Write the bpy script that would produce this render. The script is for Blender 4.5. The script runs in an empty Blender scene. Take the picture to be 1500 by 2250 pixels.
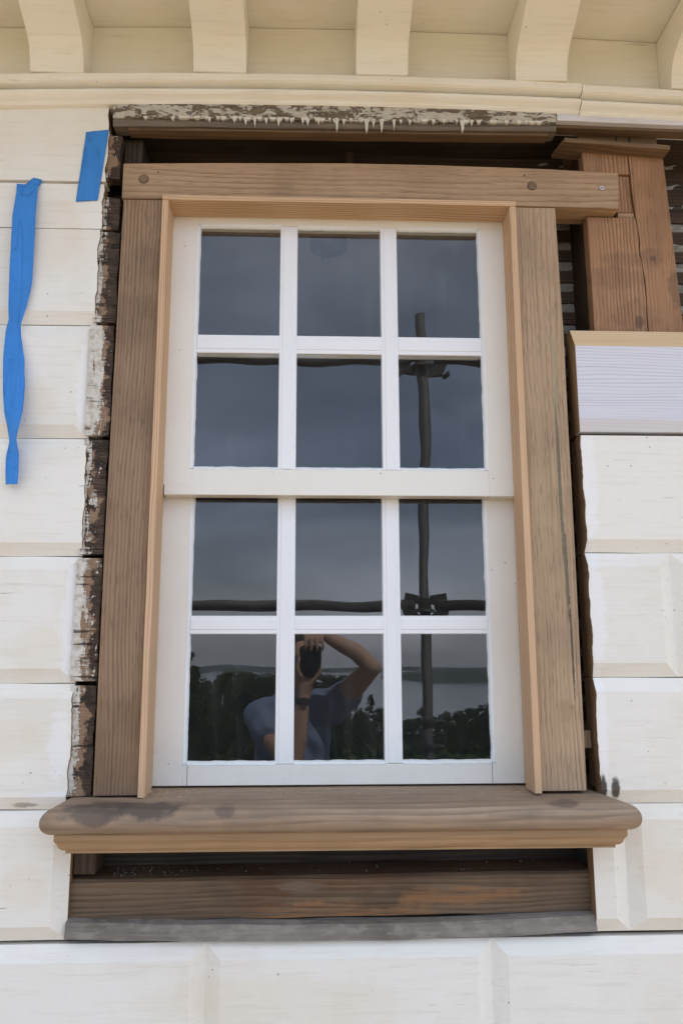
import bpy, bmesh, math, random
from mathutils import Vector, Matrix, noise as mnoise
R = math.radians
rnd = random.Random(7)
sc = bpy.context.scene
COL = sc.collection

# ---------------------------------------------------------------- camera, sky, sun, exposure
# the lens stands at x=0, z=0 and 1.7 m in front of the siding face (y=0); y runs into the house
F, D = 1768.0, 1.7
Yc = Vector((683 - 750, -(1450 - 1125), -F)).normalized()
Zc = Vector((729 - 750, 1125 + 8495, -F)); Zc = (Zc - Yc * Zc.dot(Yc)).normalized()
Xc = Yc.cross(Zc)
cam = bpy.data.cameras.new('camera_lens_view'); cam_o = bpy.data.objects.new('camera_lens_view', cam); COL.objects.link(cam_o)
cam.sensor_fit = 'VERTICAL'; cam.sensor_height = 36; cam.sensor_width = 24; cam.lens = F / 2250 * 36
cam.clip_start = 0.01; cam.clip_end = 12000
cam_o.matrix_world = Matrix.Translation((0, -D, 0)) @ Matrix((Xc, Yc, Zc)).to_4x4()
sc.camera = cam_o

SUN_EL, SUN_AZ = 60.0, 34.0        # sun stands behind the house, to the right
world = bpy.data.worlds.new('World'); sc.world = world; world.use_nodes = True
wt = world.node_tree; wt.nodes.clear()
wo = wt.nodes.new('ShaderNodeOutputWorld'); bg = wt.nodes.new('ShaderNodeBackground')
sky = wt.nodes.new('ShaderNodeTexSky'); sky.sky_type = 'NISHITA'; sky.sun_disc = False
sky.sun_elevation = R(SUN_EL); sky.sun_rotation = R(SUN_AZ); sky.dust_density = 1.5; sky.ozone_density = 1.0
tc = wt.nodes.new('ShaderNodeTexCoord'); mp = wt.nodes.new('ShaderNodeMapping'); mp.inputs['Scale'].default_value = (1, 1, 2.6)
mp.inputs['Location'].default_value = (0.35, 0.0, 0.2)
wt.links.new(tc.outputs['Generated'], mp.inputs['Vector'])
nz = wt.nodes.new('ShaderNodeTexNoise'); nz.inputs['Scale'].default_value = 1.9; nz.inputs['Detail'].default_value = 6; nz.inputs['Roughness'].default_value = .52
wt.links.new(mp.outputs[0], nz.inputs['Vector'])
rp = wt.nodes.new('ShaderNodeValToRGB'); rp.color_ramp.elements[0].position = .36; rp.color_ramp.elements[0].color = (.30, .30, .30, 1)
rp.color_ramp.elements[1].position = .66; rp.color_ramp.elements[1].color = (1, 1, 1, 1)
wt.links.new(nz.outputs['Fac'], rp.inputs['Fac'])
mx = wt.nodes.new('ShaderNodeMix'); mx.data_type = 'RGBA'
wt.links.new(rp.outputs['Color'], mx.inputs['Factor']); wt.links.new(sky.outputs[0], mx.inputs['A'])
sz = wt.nodes.new('ShaderNodeSeparateXYZ'); wt.links.new(tc.outputs['Generated'], sz.inputs[0])
cr = wt.nodes.new('ShaderNodeValToRGB'); wt.links.new(sz.outputs['Z'], cr.inputs['Fac'])
for e, (p, c) in zip((cr.color_ramp.elements[0], cr.color_ramp.elements[1], cr.color_ramp.elements.new(.22)), ((0.0, (1.04, 1.07, 1.17, 1)), (.62, (.50, .64, .95, 1)), (.22, (.57, .71, 1.0, 1)))): e.position = p; e.color = c
vm = wt.nodes.new('ShaderNodeVectorMath'); vm.operation = 'SCALE'; vm.inputs['Scale'].default_value = 9.6
n2 = wt.nodes.new('ShaderNodeTexNoise'); n2.inputs['Scale'].default_value = 3.1; n2.inputs['Detail'].default_value = 7; n2.inputs['Roughness'].default_value = .55; n2.inputs['Distortion'].default_value = .5
mp2 = wt.nodes.new('ShaderNodeMapping'); mp2.inputs['Scale'].default_value = (1, 1, 3.4); mp2.inputs['Location'].default_value = (1.7, .4, .9); wt.links.new(tc.outputs['Generated'], mp2.inputs['Vector']); wt.links.new(mp2.outputs[0], n2.inputs['Vector'])
mr = wt.nodes.new('ShaderNodeMapRange'); mr.inputs['From Min'].default_value = .38; mr.inputs['From Max'].default_value = .66; mr.inputs['To Min'].default_value = .80; mr.inputs['To Max'].default_value = 1.30; wt.links.new(n2.outputs['Fac'], mr.inputs['Value'])
mm = wt.nodes.new('ShaderNodeVectorMath'); mm.operation = 'SCALE'; wt.links.new(cr.outputs['Color'], mm.inputs[0]); wt.links.new(mr.outputs[0], mm.inputs['Scale'])
mg = wt.nodes.new('ShaderNodeMath'); mg.operation = 'MULTIPLY_ADD'; mg.inputs[1].default_value = .38; mg.inputs[2].default_value = 1.0; wt.links.new(sz.outputs['X'], mg.inputs[0])   # brighter towards the sun's side
mh = wt.nodes.new('ShaderNodeVectorMath'); mh.operation = 'SCALE'; wt.links.new(mm.outputs[0], mh.inputs[0]); wt.links.new(mg.outputs[0], mh.inputs['Scale'])
wt.links.new(mh.outputs[0], vm.inputs[0]); wt.links.new(vm.outputs[0], mx.inputs['B'])                   # thin cloud, same units as the sky texture
wt.links.new(mx.outputs['Result'], bg.inputs['Color']); bg.inputs['Strength'].default_value = 0.12
wt.links.new(bg.outputs[0], wo.inputs['Surface'])
sun = bpy.data.lights.new('sun', 'SUN'); sun.energy = 3.8; sun.angle = R(.6); sun.color = (1, .95, .87)
sun_o = bpy.data.objects.new('sun', sun); COL.objects.link(sun_o); sun_o.location = (0, 30, 60)
_d = Vector((math.sin(R(SUN_AZ)) * math.cos(R(SUN_EL)), math.cos(R(SUN_AZ)) * math.cos(R(SUN_EL)), math.sin(R(SUN_EL))))
sun_o.rotation_euler = _d.to_track_quat('Z', 'Y').to_euler()
vs = sc.view_settings; vs.view_transform = 'Standard'; vs.look = 'None'; vs.exposure = 0.92; vs.gamma = 1; vs.use_curve_mapping = False
sc.cycles.max_bounces = 10; sc.cycles.diffuse_bounces = 4; sc.cycles.transparent_max_bounces = 16; sc.cycles.glossy_bounces = 4
sc.cycles.use_denoising = True; sc.cycles.caustics_reflective = False; sc.cycles.caustics_refractive = False

# ---------------------------------------------------------------- helpers
def W(px, py, y):
    """x,z of a measured point of the photograph on the wall-parallel plane at depth y"""
    v = Vector((px - 750, -(py - 1125), -F)); d = Vector((v.dot(Xc), v.dot(Yc), v.dot(Zc))); p = d * ((y + D) / d.y)
    return p.x, p.z

ORG = {}
def thing(name, label, cat, loc=(0, 0, 0), group=None, rot=None):
    o = bpy.data.objects.new(name, None); COL.objects.link(o); o.location = loc; o.empty_display_size = .1
    if rot: o.rotation_euler = rot
    o['label'] = label; o['category'] = cat
    if group: o['group'] = group
    ORG[o.name] = Vector(loc)
    return o
def tag(o, label, cat, group=None):
    o['label'] = label; o['category'] = cat
    if group: o['group'] = group
    return o
def obj(name, bm, mat, parent=None, smooth=False, label=None, kind=None, local=False, loc=None, recalc=True):
    """bm (world coordinates unless local) -> one mesh object; parts keep their thing's origin"""
    if recalc: bmesh.ops.recalc_face_normals(bm, faces=bm.faces)
    org = ORG[parent.name] if parent is not None else Vector(loc or (0, 0, 0))
    if not local: bmesh.ops.translate(bm, verts=bm.verts, vec=-org)
    me = bpy.data.meshes.new(name); bm.to_mesh(me); bm.free()
    if mat is not None:
        for m in (mat if isinstance(mat, (list, tuple)) else [mat]): me.materials.append(m)
    if smooth:
        for p in me.polygons: p.use_smooth = True
    o = bpy.data.objects.new(name, me); COL.objects.link(o); o.parent = parent
    if parent is None: o.location = org
    if label: o['label'] = label
    if kind: o['kind'] = kind
    ORG[o.name] = org
    return o
def NB(): return bmesh.new()
def box(bm, x0, x1, y0, y1, z0, z1, bev=0.0, seg=1):
    g = bmesh.ops.create_cube(bm, size=1)
    vs_ = g['verts']
    bmesh.ops.scale(bm, verts=vs_, vec=(x1 - x0, y1 - y0, z1 - z0)); bmesh.ops.translate(bm, verts=vs_, vec=((x0 + x1) / 2, (y0 + y1) / 2, (z0 + z1) / 2))
    if bev:
        es = list({e for v in vs_ for e in v.link_edges}); bmesh.ops.bevel(bm, geom=es, offset=bev, segments=seg, profile=.6, affect='EDGES')
    return bm
def prism(bm, pts, y0, y1, bev=0.0):
    """polygon (x,z) extruded from y0 (front) to y1; bev chamfers the front rim"""
    f = [bm.verts.new((x, y0, z)) for x, z in pts]; b = [bm.verts.new((x, y1, z)) for x, z in pts]
    n = len(pts)
    ff = bm.faces.new(f); bm.faces.new(b[::-1])
    for i in range(n): bm.faces.new((f[i], b[i], b[(i + 1) % n], f[(i + 1) % n]))
    if bev: bmesh.ops.bevel(bm, geom=list(ff.edges), offset=bev, segments=1, affect='EDGES')
    return bm
def extr_x(bm, prof, xs, fz=None, jit=0.0, seed=0):
    """closed (y,z) profile swept along x stations; fz(x) lifts it"""
    rings = []
    for i, x in enumerate(xs):
        dz = fz(x) if fz else 0
        rings.append([bm.verts.new((x, y + jit * mnoise.noise(Vector((x * 9 + seed, j * 3.1, 0))), z + dz + jit * mnoise.noise(Vector((x * 9 + seed, j * 3.1, 7))))) for j, (y, z) in enumerate(prof)])
    n = len(prof)
    for a, b in zip(rings, rings[1:]):
        for j in range(n): bm.faces.new((a[j], a[(j + 1) % n], b[(j + 1) % n], b[j]))
    bm.faces.new(rings[0][::-1]); bm.faces.new(rings[-1])
    return bm
def lin(a, b, n): return [a + (b - a) * i / n for i in range(n + 1)]
def wobble(bm, amp, freq=9, seed=0.0, cut=0.05):
    """subdivide long edges and shift the surface a little, as old timber does"""
    for _ in range(6):
        es = [e for e in bm.edges if e.calc_length() > cut]
        if not es: break
        bmesh.ops.subdivide_edges(bm, edges=es, cuts=1, use_grid_fill=True)
        if len(bm.verts) > 9000: break
    for v in bm.verts:
        p = v.co * freq + Vector((seed, seed * 2, -seed)); v.co += amp * Vector((mnoise.noise(p), mnoise.noise(p + Vector((31, 0, 0))), mnoise.noise(p + Vector((0, 57, 0)))))
    return bm
def tube(bm, a, b, r, n=12, r2=None, caps=True):
    a, b = Vector(a), Vector(b); r2 = r if r2 is None else r2
    q = (b - a).to_track_quat('Z', 'Y'); A = []; B = []
    for i in range(n):
        t = 2 * math.pi * i / n; u = q @ Vector((math.cos(t), math.sin(t), 0))
        A.append(bm.verts.new(a + u * r)); B.append(bm.verts.new(b + u * r2))
    for i in range(n): bm.faces.new((A[i], A[(i + 1) % n], B[(i + 1) % n], B[i]))
    if caps: bm.faces.new(A[::-1]); bm.faces.new(B)
    return bm
def disc(bm, c, r, y0, y1, n=18):
    pts = [(c[0] + r * math.cos(2 * math.pi * i / n), c[1] + r * math.sin(2 * math.pi * i / n)) for i in range(n)]
    return prism(bm, pts, y0, y1)

# ---------------------------------------------------------------- materials
class Mat:
    def __init__(s, name):
        s.m = bpy.data.materials.new(name); s.m.use_nodes = True; s.t = s.m.node_tree; s.t.nodes.clear()
        s.out = s.n('ShaderNodeOutputMaterial')
        s.pos = s.n('ShaderNodeNewGeometry').outputs['Position']
    def n(s, typ, **kw):
        nd = s.t.nodes.new(typ)
        for k, v in kw.items():
            if k[0] == '_': setattr(nd, k[1:], v)
            else: s.put(nd.inputs[k.replace('__', ' ')], v)
        return nd
    def put(s, sock, v):
        if isinstance(v, bpy.types.NodeSocket): s.t.links.new(v, sock)
        else:
            if sock.type == 'RGBA' and len(v) == 3: v = (*v, 1)
            sock.default_value = v
    def map(s, vec, scale, loc=(0, 0, 0), rot=(0, 0, 0)):
        nd = s.n('ShaderNodeMapping'); s.put(nd.inputs['Vector'], vec); nd.inputs['Scale'].default_value = scale
        s.put(nd.inputs['Location'], loc); nd.inputs['Rotation'].default_value = rot
        return nd.outputs[0]
    def noise(s, vec, scale, detail=3, rough=.5, dist=0.0):
        nd = s.n('ShaderNodeTexNoise'); s.put(nd.inputs['Vector'], vec)
        nd.inputs['Scale'].default_value = scale; nd.inputs['Detail'].default_value = detail; nd.inputs['Roughness'].default_value = rough; nd.inputs['Distortion'].default_value = dist
        return nd.outputs['Fac']
    def voro(s, vec, scale, out='Distance', rand=1.0):
        nd = s.n('ShaderNodeTexVoronoi'); s.put(nd.inputs['Vector'], vec); nd.inputs['Scale'].default_value = scale; nd.inputs['Randomness'].default_value = rand
        return nd.outputs[out]
    def math(s, op, a, b=0.0, c=None, clamp=False):
        nd = s.n('ShaderNodeMath', _operation=op, _use_clamp=clamp); s.put(nd.inputs[0], a); s.put(nd.inputs[1], b)
        if c is not None: s.put(nd.inputs[2], c)
        return nd.outputs[0]
    def step(s, v, a, b):
        nd = s.n('ShaderNodeMapRange', _interpolation_type='SMOOTHSTEP'); s.put(nd.inputs['Value'], v)
        nd.inputs['From Min'].default_value = a; nd.inputs['From Max'].default_value = b
        return nd.outputs[0]
    def mix(s, f, a, b, mode='MIX'):
        nd = s.n('ShaderNodeMix', _data_type='RGBA', _blend_type=mode)
        s.put(nd.inputs[0], f); s.put(nd.inputs[6], a); s.put(nd.inputs[7], b)
        return nd.outputs[2]
    def ramp(s, f, stops):
        nd = s.n('ShaderNodeValToRGB'); s.put(nd.inputs[0], f); r = nd.color_ramp
        while len(r.elements) < len(stops): r.elements.new(.5)
        for e, (p, c) in zip(r.elements, stops): e.position = p; e.color = (*c, 1)
        return nd.outputs[0]
    def rand(s): return s.n('ShaderNodeObjectInfo').outputs['Random']
    def rpos(s, k=23.0):
        """position plus an offset of its own for every object, so alike pieces differ"""
        r = s.math('MULTIPLY', s.rand(), k); cb = s.n('ShaderNodeCombineXYZ', X=r, Y=s.math('MULTIPLY', r, .37), Z=s.math('MULTIPLY', r, .71))
        nd = s.n('ShaderNodeVectorMath', _operation='ADD'); s.put(nd.inputs[0], s.pos); s.put(nd.inputs[1], cb.outputs[0])
        return nd.outputs[0]
    def blob(s, c, rad, rough=.35, nscale=25, stretch=(1, 1, 1)):
        """1 inside a ragged-edged spot of half-size rad about c, 0 outside"""
        nd = s.n('ShaderNodeVectorMath', _operation='SUBTRACT'); s.put(nd.inputs[0], s.pos); nd.inputs[1].default_value = c
        dv = s.n('ShaderNodeVectorMath', _operation='DIVIDE'); s.put(dv.inputs[0], nd.outputs[0]); dv.inputs[1].default_value = rad
        ln = s.n('ShaderNodeVectorMath', _operation='LENGTH'); s.put(ln.inputs[0], dv.outputs[0])
        v = s.math('ADD', ln.outputs['Value'], s.math('MULTIPLY', s.math('SUBTRACT', s.noise(s.map(s.pos, stretch), nscale, 4, .62), .5), rough * 4))
        return s.math('SUBTRACT', 1.0, s.step(v, .6, 1.1))
    def bump(s, h, strength=.3, dist=.002):
        nd = s.n('ShaderNodeBump', Height=h); nd.inputs['Strength'].default_value = strength; nd.inputs['Distance'].default_value = dist
        return nd.outputs[0]
    def done(s, color, rough=.6, normal=None, spec=.3, metal=0.0, **kw):
        p = s.n('ShaderNodeBsdfPrincipled'); s.put(p.inputs['Base Color'], color); s.put(p.inputs['Roughness'], rough)
        p.inputs['Specular IOR Level'].default_value = spec; p.inputs['Metallic'].default_value = metal
        if normal is not None: s.put(p.inputs['Normal'], normal)
        for k, v in kw.items(): s.put(p.inputs[k.replace('__', ' ')], v)
        s.t.links.new(p.outputs[0], s.out.inputs['Surface'])
        return s.m

def lerp3(a, b, t): return tuple(x + (y - x) * t for x, y in zip(a, b))
def wood_fac(M, axis, ring=.35, freq=30, fine=240, vec=None, dist=3.0):
    """streaks, pores and growth-ring lines that all run along the grain axis"""
    vec = vec if vec is not None else M.rpos()
    s1 = [1, 1, 1]; s1[axis] = .035; s2 = [1, 1, 1]; s2[axis] = .016; s3 = [1, 1, 1]; s3[axis] = .16
    a = M.noise(M.map(vec, s1), 60, 5, .62, .3)
    b = M.noise(M.map(vec, s2), fine, 3, .65)
    sp = M.n('ShaderNodeSeparateXYZ', Vector=vec); o = [i for i in range(3) if i != axis]
    u = M.math('ADD', sp.outputs[o[1] if axis == 0 else o[0]], M.math('MULTIPLY', sp.outputs[o[0] if axis == 0 else o[1]], .7))
    warp = M.math('MULTIPLY', M.math('SUBTRACT', M.noise(M.map(vec, s3), 7, 3, .5), .5), dist * .022)
    warp2 = M.math('MULTIPLY', M.math('SUBTRACT', M.noise(M.map(vec, s1), 25, 3, .6), .5), .006)
    ph = M.math('MULTIPLY', M.math('ADD', u, M.math('ADD', warp, warp2)), freq * 2.6)
    r = M.math('FRACT', ph); r = M.math('MULTIPLY', M.step(r, 0, .75), M.math('SUBTRACT', 1, M.step(r, .86, 1)))   # slow rise, quick fall: early and late wood
    strength = M.step(M.noise(M.map(vec, s1), 12, 2), .3, .7)
    r = M.math('ADD', M.math('MULTIPLY', M.math('SUBTRACT', r, .5), strength), .5)
    f = M.math('ADD', M.math('MULTIPLY', a, .68 - ring), M.math('ADD', M.math('MULTIPLY', r, ring), M.math('MULTIPLY', b, .32)))
    return f, a, b, r
def wood(name, c0, c1, c2, axis, ring=.3, freq=30, fine=240, rough=.65, bump=.35, blotch=.25, pores=0.0, extra=None, dist=3.0, spec=.25, shared=False):
    M = Mat(name)
    if shared: M.rpos = lambda k=0: M.pos
    f, a, b, r = wood_fac(M, axis, ring, freq, fine, dist=dist)
    col = M.ramp(f, [(.28, c0), (.5, c1), (.74, c2)])
    big = M.noise(M.rpos(11), 5, 4, .6)
    col = M.mix(M.math('MULTIPLY', M.step(big, .4, .68), blotch), col, lerp3(c0, (0, 0, 0), .35), 'MIX')
    if pores:
        sp = [1, 1, 1]; sp[axis] = .05
        pv = M.voro(M.map(M.rpos(5), sp), 330)
        col = M.mix(M.math('MULTIPLY', M.math('SUBTRACT', 1, M.step(pv, .12, .3)), pores), col, lerp3(c0, (0, 0, 0), .6))
    h = f
    if extra: col = extra(M, col)
    return M.done(col, rough, M.bump(h, bump, .0016), spec)

# greys and whites of the paint
WHITE = (.83, .81, .755); CREAM = (.87, .845, .76)
def paint(name, base, dirt=(.62, .57, .47), amt=.45, axis=0, grain=.35, rough=.5, specks=.5, extra=None, spec=.3, hair=0.0, streak=.42, vary=.07):
    M = Mat(name); v = M.rpos()
    s = [1, 1, 1]; s[axis] = .06; st = M.map(v, s)
    big = M.noise(v, 4.2, 5, .62); col = M.mix(M.math('MULTIPLY', M.step(big, .44, .72), amt), base, dirt)
    fl = M.noise(st, 130, 4, .62)
    col = M.mix(M.math('MULTIPLY', M.step(fl, .50, .74), streak * amt), col, lerp3(dirt, (.3, .28, .22), .5))
    if specks:
        vd = M.voro(v, 34); msk = M.math('MULTIPLY', M.math('SUBTRACT', 1, M.step(vd, .045, .08)), M.step(M.noise(v, 9, 2), .5, .6))
        col = M.mix(M.math('MULTIPLY', msk, specks), col, (.16, .14, .11))
    col = M.mix(M.math('MULTIPLY', M.rand(), vary * 2), col, lerp3(dirt, base, .45))      # no two boards quite alike
    if hair:   # fine check cracks along the grain
        hv = M.noise(M.map(v, [.03 if i == axis else 1 for i in range(3)]), 95, 4, .7)
        gate = M.step(M.noise(v, 13, 2), .54, .66)
        col = M.mix(M.math('MULTIPLY', M.math('MULTIPLY', M.step(hv, .63, .68), gate), hair), col, (.30, .27, .22))
    if extra: col = extra(M, col)
    h = M.math('ADD', M.math('MULTIPLY', fl, .7), M.math('MULTIPLY', M.noise(v, 60, 4, .6), .5))
    return M.done(col, rough, M.bump(h, grain, .0012), spec)

def peel(name, wood_a, wood_b, paint_c, amount, axis=0, black=.3, scale=30):
    """old bare wood with flakes of paint still on it"""
    M = Mat(name); f, a, b, r = wood_fac(M, axis, .25, 40)
    v = M.rpos(9)
    wc = M.ramp(f, [(.3, lerp3(wood_a, (0, 0, 0), .5)), (.5, wood_a), (.72, wood_b)])
    wc = M.mix(M.math('MULTIPLY', M.step(M.noise(v, scale * .6, 4, .65), .5, .62), black), wc, (.018, .016, .014))
    sv = [1, 1, 1]; sv[axis] = .42; n1 = M.noise(M.map(v, sv), scale, 7, .70, .6); n2 = M.noise(M.map(v, sv), scale * 5, 3, .6)
    m = M.step(M.math('ADD', n1, M.math('MULTIPLY', M.math('SUBTRACT', n2, .5), .22)), .62 - amount * .3, .65 - amount * .3)
    pc = M.mix(M.step(M.noise(v, 55, 4, .6), .45, .7), paint_c, lerp3(paint_c, (.35, .29, .2), .5))
    col = M.mix(m, wc, pc)
    h = M.math('ADD', M.math('MULTIPLY', m, 1.2), M.math('ADD', f, n2))
    return M.done(col, .75, M.bump(h, .8, .0025), .2)

def plain(name, c, rough=.6, var=.15, scale=30, metal=0, spec=.3, bump=.15):
    M = Mat(name); n = M.noise(M.rpos(), scale, 4, .6)
    return M.done(M.mix(n, lerp3(c, (0, 0, 0), var), lerp3(c, (1, 1, 1), var * .35)), rough, M.bump(n, bump, .001), spec, metal)

def siding_marks(M, col):
    # fresh white primer brushed along the cut ends beside the window, and old cream patches
    for (x, z, rx, rz) in ((-.497, .60, .016, .13), (-.500, .08, .015, .13), (-.505, -.17, .02, .08), (.605, .38, .016, .16), (.607, .10, .017, .13), (.604, -.13, .010, .13), (-.5, -.27, .06, .014)):
        col = M.mix(M.math('MULTIPLY', M.blob((x, 0, z), (rx * 1.25, .05, rz), .42, 60, (.22, 1, 1)), .6), col, (.86, .86, .87))
    for (x, z, rx, rz) in ((-.60, .55, .05, .05), (-.57, .02, .07, .05), (-.61, -.16, .08, .05), (-.56, -.44, .06, .05), (-.05, -.65, .3, .05), (-.6, .95, .09, .1), (.72, -.42, .07, .06)):
        col = M.mix(M.math('MULTIPLY', M.blob((x, 0, z), (rx, .05, rz), .3, 12), .28), col, (.74, .63, .47))
    for (x, z, rx, rz, c) in ((.6235, -.262, .0105, .026, (.060, .047, .034)), (.599, -.265, .008, .036, (.045, .036, .028)), (-.572, -.284, .030, .006, (.42, .39, .33))):
        col = M.mix(M.math('MULTIPLY', M.blob((x, 0, z), (rx, .05, rz), .25, 90), .95), col, c)
    return col
M_SIDE = paint('siding_paint', WHITE, (.72, .655, .54), .42, 0, .8, .5, .75, siding_marks, hair=.6, streak=.5, vary=.10)
M_CORN = paint('cornice_paint', CREAM, (.78, .72, .59), .5, 0, .35, .5, .5, hair=.3)
def sash_marks(M, col):
    v = M.voro(M.rpos(), 22); return M.mix(M.math('MULTIPLY', M.math('SUBTRACT', 1, M.step(v, .03, .05)), .25), col, (.3, .27, .22))
M_SASH = paint('sash_primer', (.82, .795, .735), (.73, .69, .62), .4, 2, .2, .5, .6, sash_marks, streak=.10, vary=.02)
M_MUNT = paint('muntin_white', (.85, .86, .88), (.80, .80, .80), .3, 2, .15, .4, .2, streak=.1, vary=.02)
M_PUTTY = paint('putty_white', (.84, .86, .87), (.70, .72, .70), .5, 2, .9, .6, .4)
M_PRIMED = None
def primed_board(name):
    M = Mat(name); f, a, b, r = wood_fac(M, 0, .4, 52, 260, dist=3)
    base = M.ramp(f, [(.26, (.50, .50, .58)), (.5, (.66, .66, .72)), (.74, (.74, .74, .79))])
    sp = M.n('ShaderNodeSeparateXYZ'); M.put(sp.inputs[0], M.pos)
    low = M.math('MULTIPLY', M.math('SUBTRACT', 1, M.step(M.math('ADD', sp.outputs['Z'], M.math('MULTIPLY', M.noise(M.pos, 30, 3), .01)), .526, .536)), .55)
    base = M.mix(low, base, (.60, .54, .46))
    bare = M.ramp(f, [(.26, (.50, .34, .19)), (.5, (.64, .47, .29)), (.74, (.72, .56, .37))])
    up = M.step(sp.outputs['Z'], .6965, .6985)
    side = M.step(M.math('MULTIPLY', M.n('ShaderNodeSeparateXYZ', Vector=M.n('ShaderNodeNewGeometry').outputs['Normal']).outputs['X'], -1), .5, .7)
    base = M.mix(up, base, bare); base = M.mix(side, base, (.30, .19, .10))
    return M.done(base, .6, M.bump(f, .2, .001), .25)
M_PRIMED = primed_board('primed_pine')
M_PLAIN_SIDE = wood('siding_edge_wood', (.16, .10, .055), (.25, .16, .09), (.33, .22, .13), 2, .3)

M_HEAD = wood('oak_head', (0.249, 0.160, 0.091), (0.392, 0.262, 0.160), (0.469, 0.325, 0.205), 0, .22, 26, 300, blotch=.32, pores=.5)
def lj(M, col): return M.mix(M.math('MULTIPLY', M.blob((-.38, 0, .9), (.02, .1, .09), .4, 14), .35), col, (.08, .055, .04))
M_JAMBL = wood('brown_jamb', (0.155, 0.097, 0.058), (0.276, 0.179, 0.111), (0.362, 0.241, 0.153), 2, .38, 46, 300, blotch=.4, pores=.55, dist=3.4)
def rj(M, col):
    for (x, z, rx, rz, c) in ((.541, .40, .0045, .22, (.12, .12, .085)), (.543, .62, .003, .12, (.30, .30, .20)), (.546, .18, .0045, .12, (.10, .10, .075)), (.549, .02, .0028, .12, (.06, .05, .04)), (.541, -.098, .007, .005, (.17, .11, .07)), (.530, -.105, .018, .030, (.36, .25, .15))):
        col = M.mix(M.math('MULTIPLY', M.blob((x, 0, z), (rx, .08, rz), .3, 60), .8), col, c)
    return col
M_JAMBR = wood('tan_jamb', (0.246, 0.165, 0.102), (0.416, 0.292, 0.186), (0.503, 0.370, 0.246), 2, .36, 40, 300, blotch=.28, pores=.6, extra=rj, dist=3.6)
M_PINE_V = wood('pine_stop_upright', (.40, .235, .13), (.60, .40, .245), (.70, .51, .335), 2, .5, 60, 260, blotch=.06, dist=2.5)
M_PINE_H = wood('pine_stop_level', (.40, .235, .13), (.60, .40, .245), (.70, .51, .335), 0, .5, 60, 260, blotch=.06, dist=2.5)
def sill_marks(M, col):
    col = M.mix(M.math('MULTIPLY', M.step(M.noise(M.map(M.pos, (1, 4, 8)), 7, 4, .6), .42, .7), .4), col, (.17, .135, .11))
    for (x, z, rx, rz, k) in ((-.16, -.283, .024, .010, .6), (-.30, -.276, .085, .022, .95), (-.42, -.287, .075, .02, .8), (.49, -.275, .035, .010, .7), (-.40, -.27, .07, .012, .4), (.4, -.29, .12, .012, .3)):
        col = M.mix(M.math('MULTIPLY', M.blob((x, -.08, z), (rx, .05, rz), .5, 16), k * .85), col, (.080, .066, .060))
    sp = M.n('ShaderNodeSeparateXYZ'); M.put(sp.inputs[0], M.pos)   # pale sawdust film at the back of the sill
    dust = M.math('MULTIPLY', M.step(M.math('ADD', sp.outputs['Y'], M.math('MULTIPLY', M.math('SUBTRACT', M.noise(M.pos, 24, 5, .65), .5), .11)), -.035, .03), .6)
    return M.mix(dust, col, (.36, .275, .195))
M_SILL = wood('sill_timber', (0.204, 0.143, 0.095), (0.341, 0.247, 0.170), (0.438, 0.331, 0.236), 0, .36, 20, 240, blotch=.3, extra=sill_marks, dist=5)
M_COVE = wood('cove_pine', (0.210, 0.131, 0.069), (0.378, 0.247, 0.137), (0.462, 0.320, 0.189), 0, .4, 24, 240, blotch=.12, dist=5)
def pm(M, col):
    for (x, z, rx, rz, k) in ((.757, .768, .012, .016, .6), (.75, .785, .06, .045, .22), (.80, .93, .010, .010, .5), (.795, .93, .03, .03, .3), (.85, .85, .02, .05, .4), (.70, .88, .08, .03, .25), (.72, .925, .06, .02, .22)):
        col = M.mix(M.math('MULTIPLY', M.blob((x, .03, z), (rx, .06, rz), .4, 45), k), col, (.07, .05, .04))
    return col
M_POST = wood('old_oak_post', (0.174, 0.090, 0.048), (0.348, 0.192, 0.103), (0.464, 0.270, 0.152), 2, .3, 48, 330, blotch=.3, pores=.5, extra=pm, dist=2.5, bump=.6, shared=True)
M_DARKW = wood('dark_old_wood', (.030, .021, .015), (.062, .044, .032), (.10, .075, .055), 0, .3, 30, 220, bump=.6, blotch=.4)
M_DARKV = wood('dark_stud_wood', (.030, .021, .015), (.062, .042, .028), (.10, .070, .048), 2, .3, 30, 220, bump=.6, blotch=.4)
def bm_(M, col):
    for (x, z, rx, rz, k, c) in ((.06, -.50, .2, .022, .8, (.34, .17, .075)), (.30, -.47, .15, .02, .75, (.30, .155, .07)), (-.10, -.455, .06, .05, .6, (.11, .048, .024)), (-.33, -.47, .10, .06, .55, (.16, .11, .075)), (.10, -.44, .11, .02, .6, (.12, .052, .026)), (.52, -.47, .07, .06, .55, (.13, .088, .06)), (-.02, -.447, .05, .008, .6, (.2, .16, .13))):
        col = M.mix(M.math('MULTIPLY', M.math('MULTIPLY', M.blob((x, .03, z), (rx, .08, rz), .5, 20), M.step(M.noise(M.map(M.pos, (.05, 1, 1)), 110, 4, .65), .34, .60)), k), col, c)
    return col
M_BEAM = wood('stained_oak_beam', (.062, .042, .028), (.155, .104, .066), (.235, .165, .108), 0, .2, 34, 260, bump=.6, blotch=.4, extra=bm_, dist=4)
M_LEDGE = wood('weathered_grey', (0.134, 0.118, 0.101), (0.224, 0.202, 0.174), (0.325, 0.297, 0.263), 0, .1, 24, 200, rough=.85, bump=.9, blotch=.5, extra=lambda M, c: M.mix(M.math('MULTIPLY', M.step(M.noise(M.map(M.pos, (.4, 1, 1)), 55, 6, .7), .46, .62), .5), c, (.34, .31, .27)))
M_GREYW = wood('grey_header_wood', (.085, .068, .052), (.17, .138, .108), (.25, .205, .165), 0, .2, 30, 240, rough=.8, bump=.7, blotch=.3)
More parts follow.
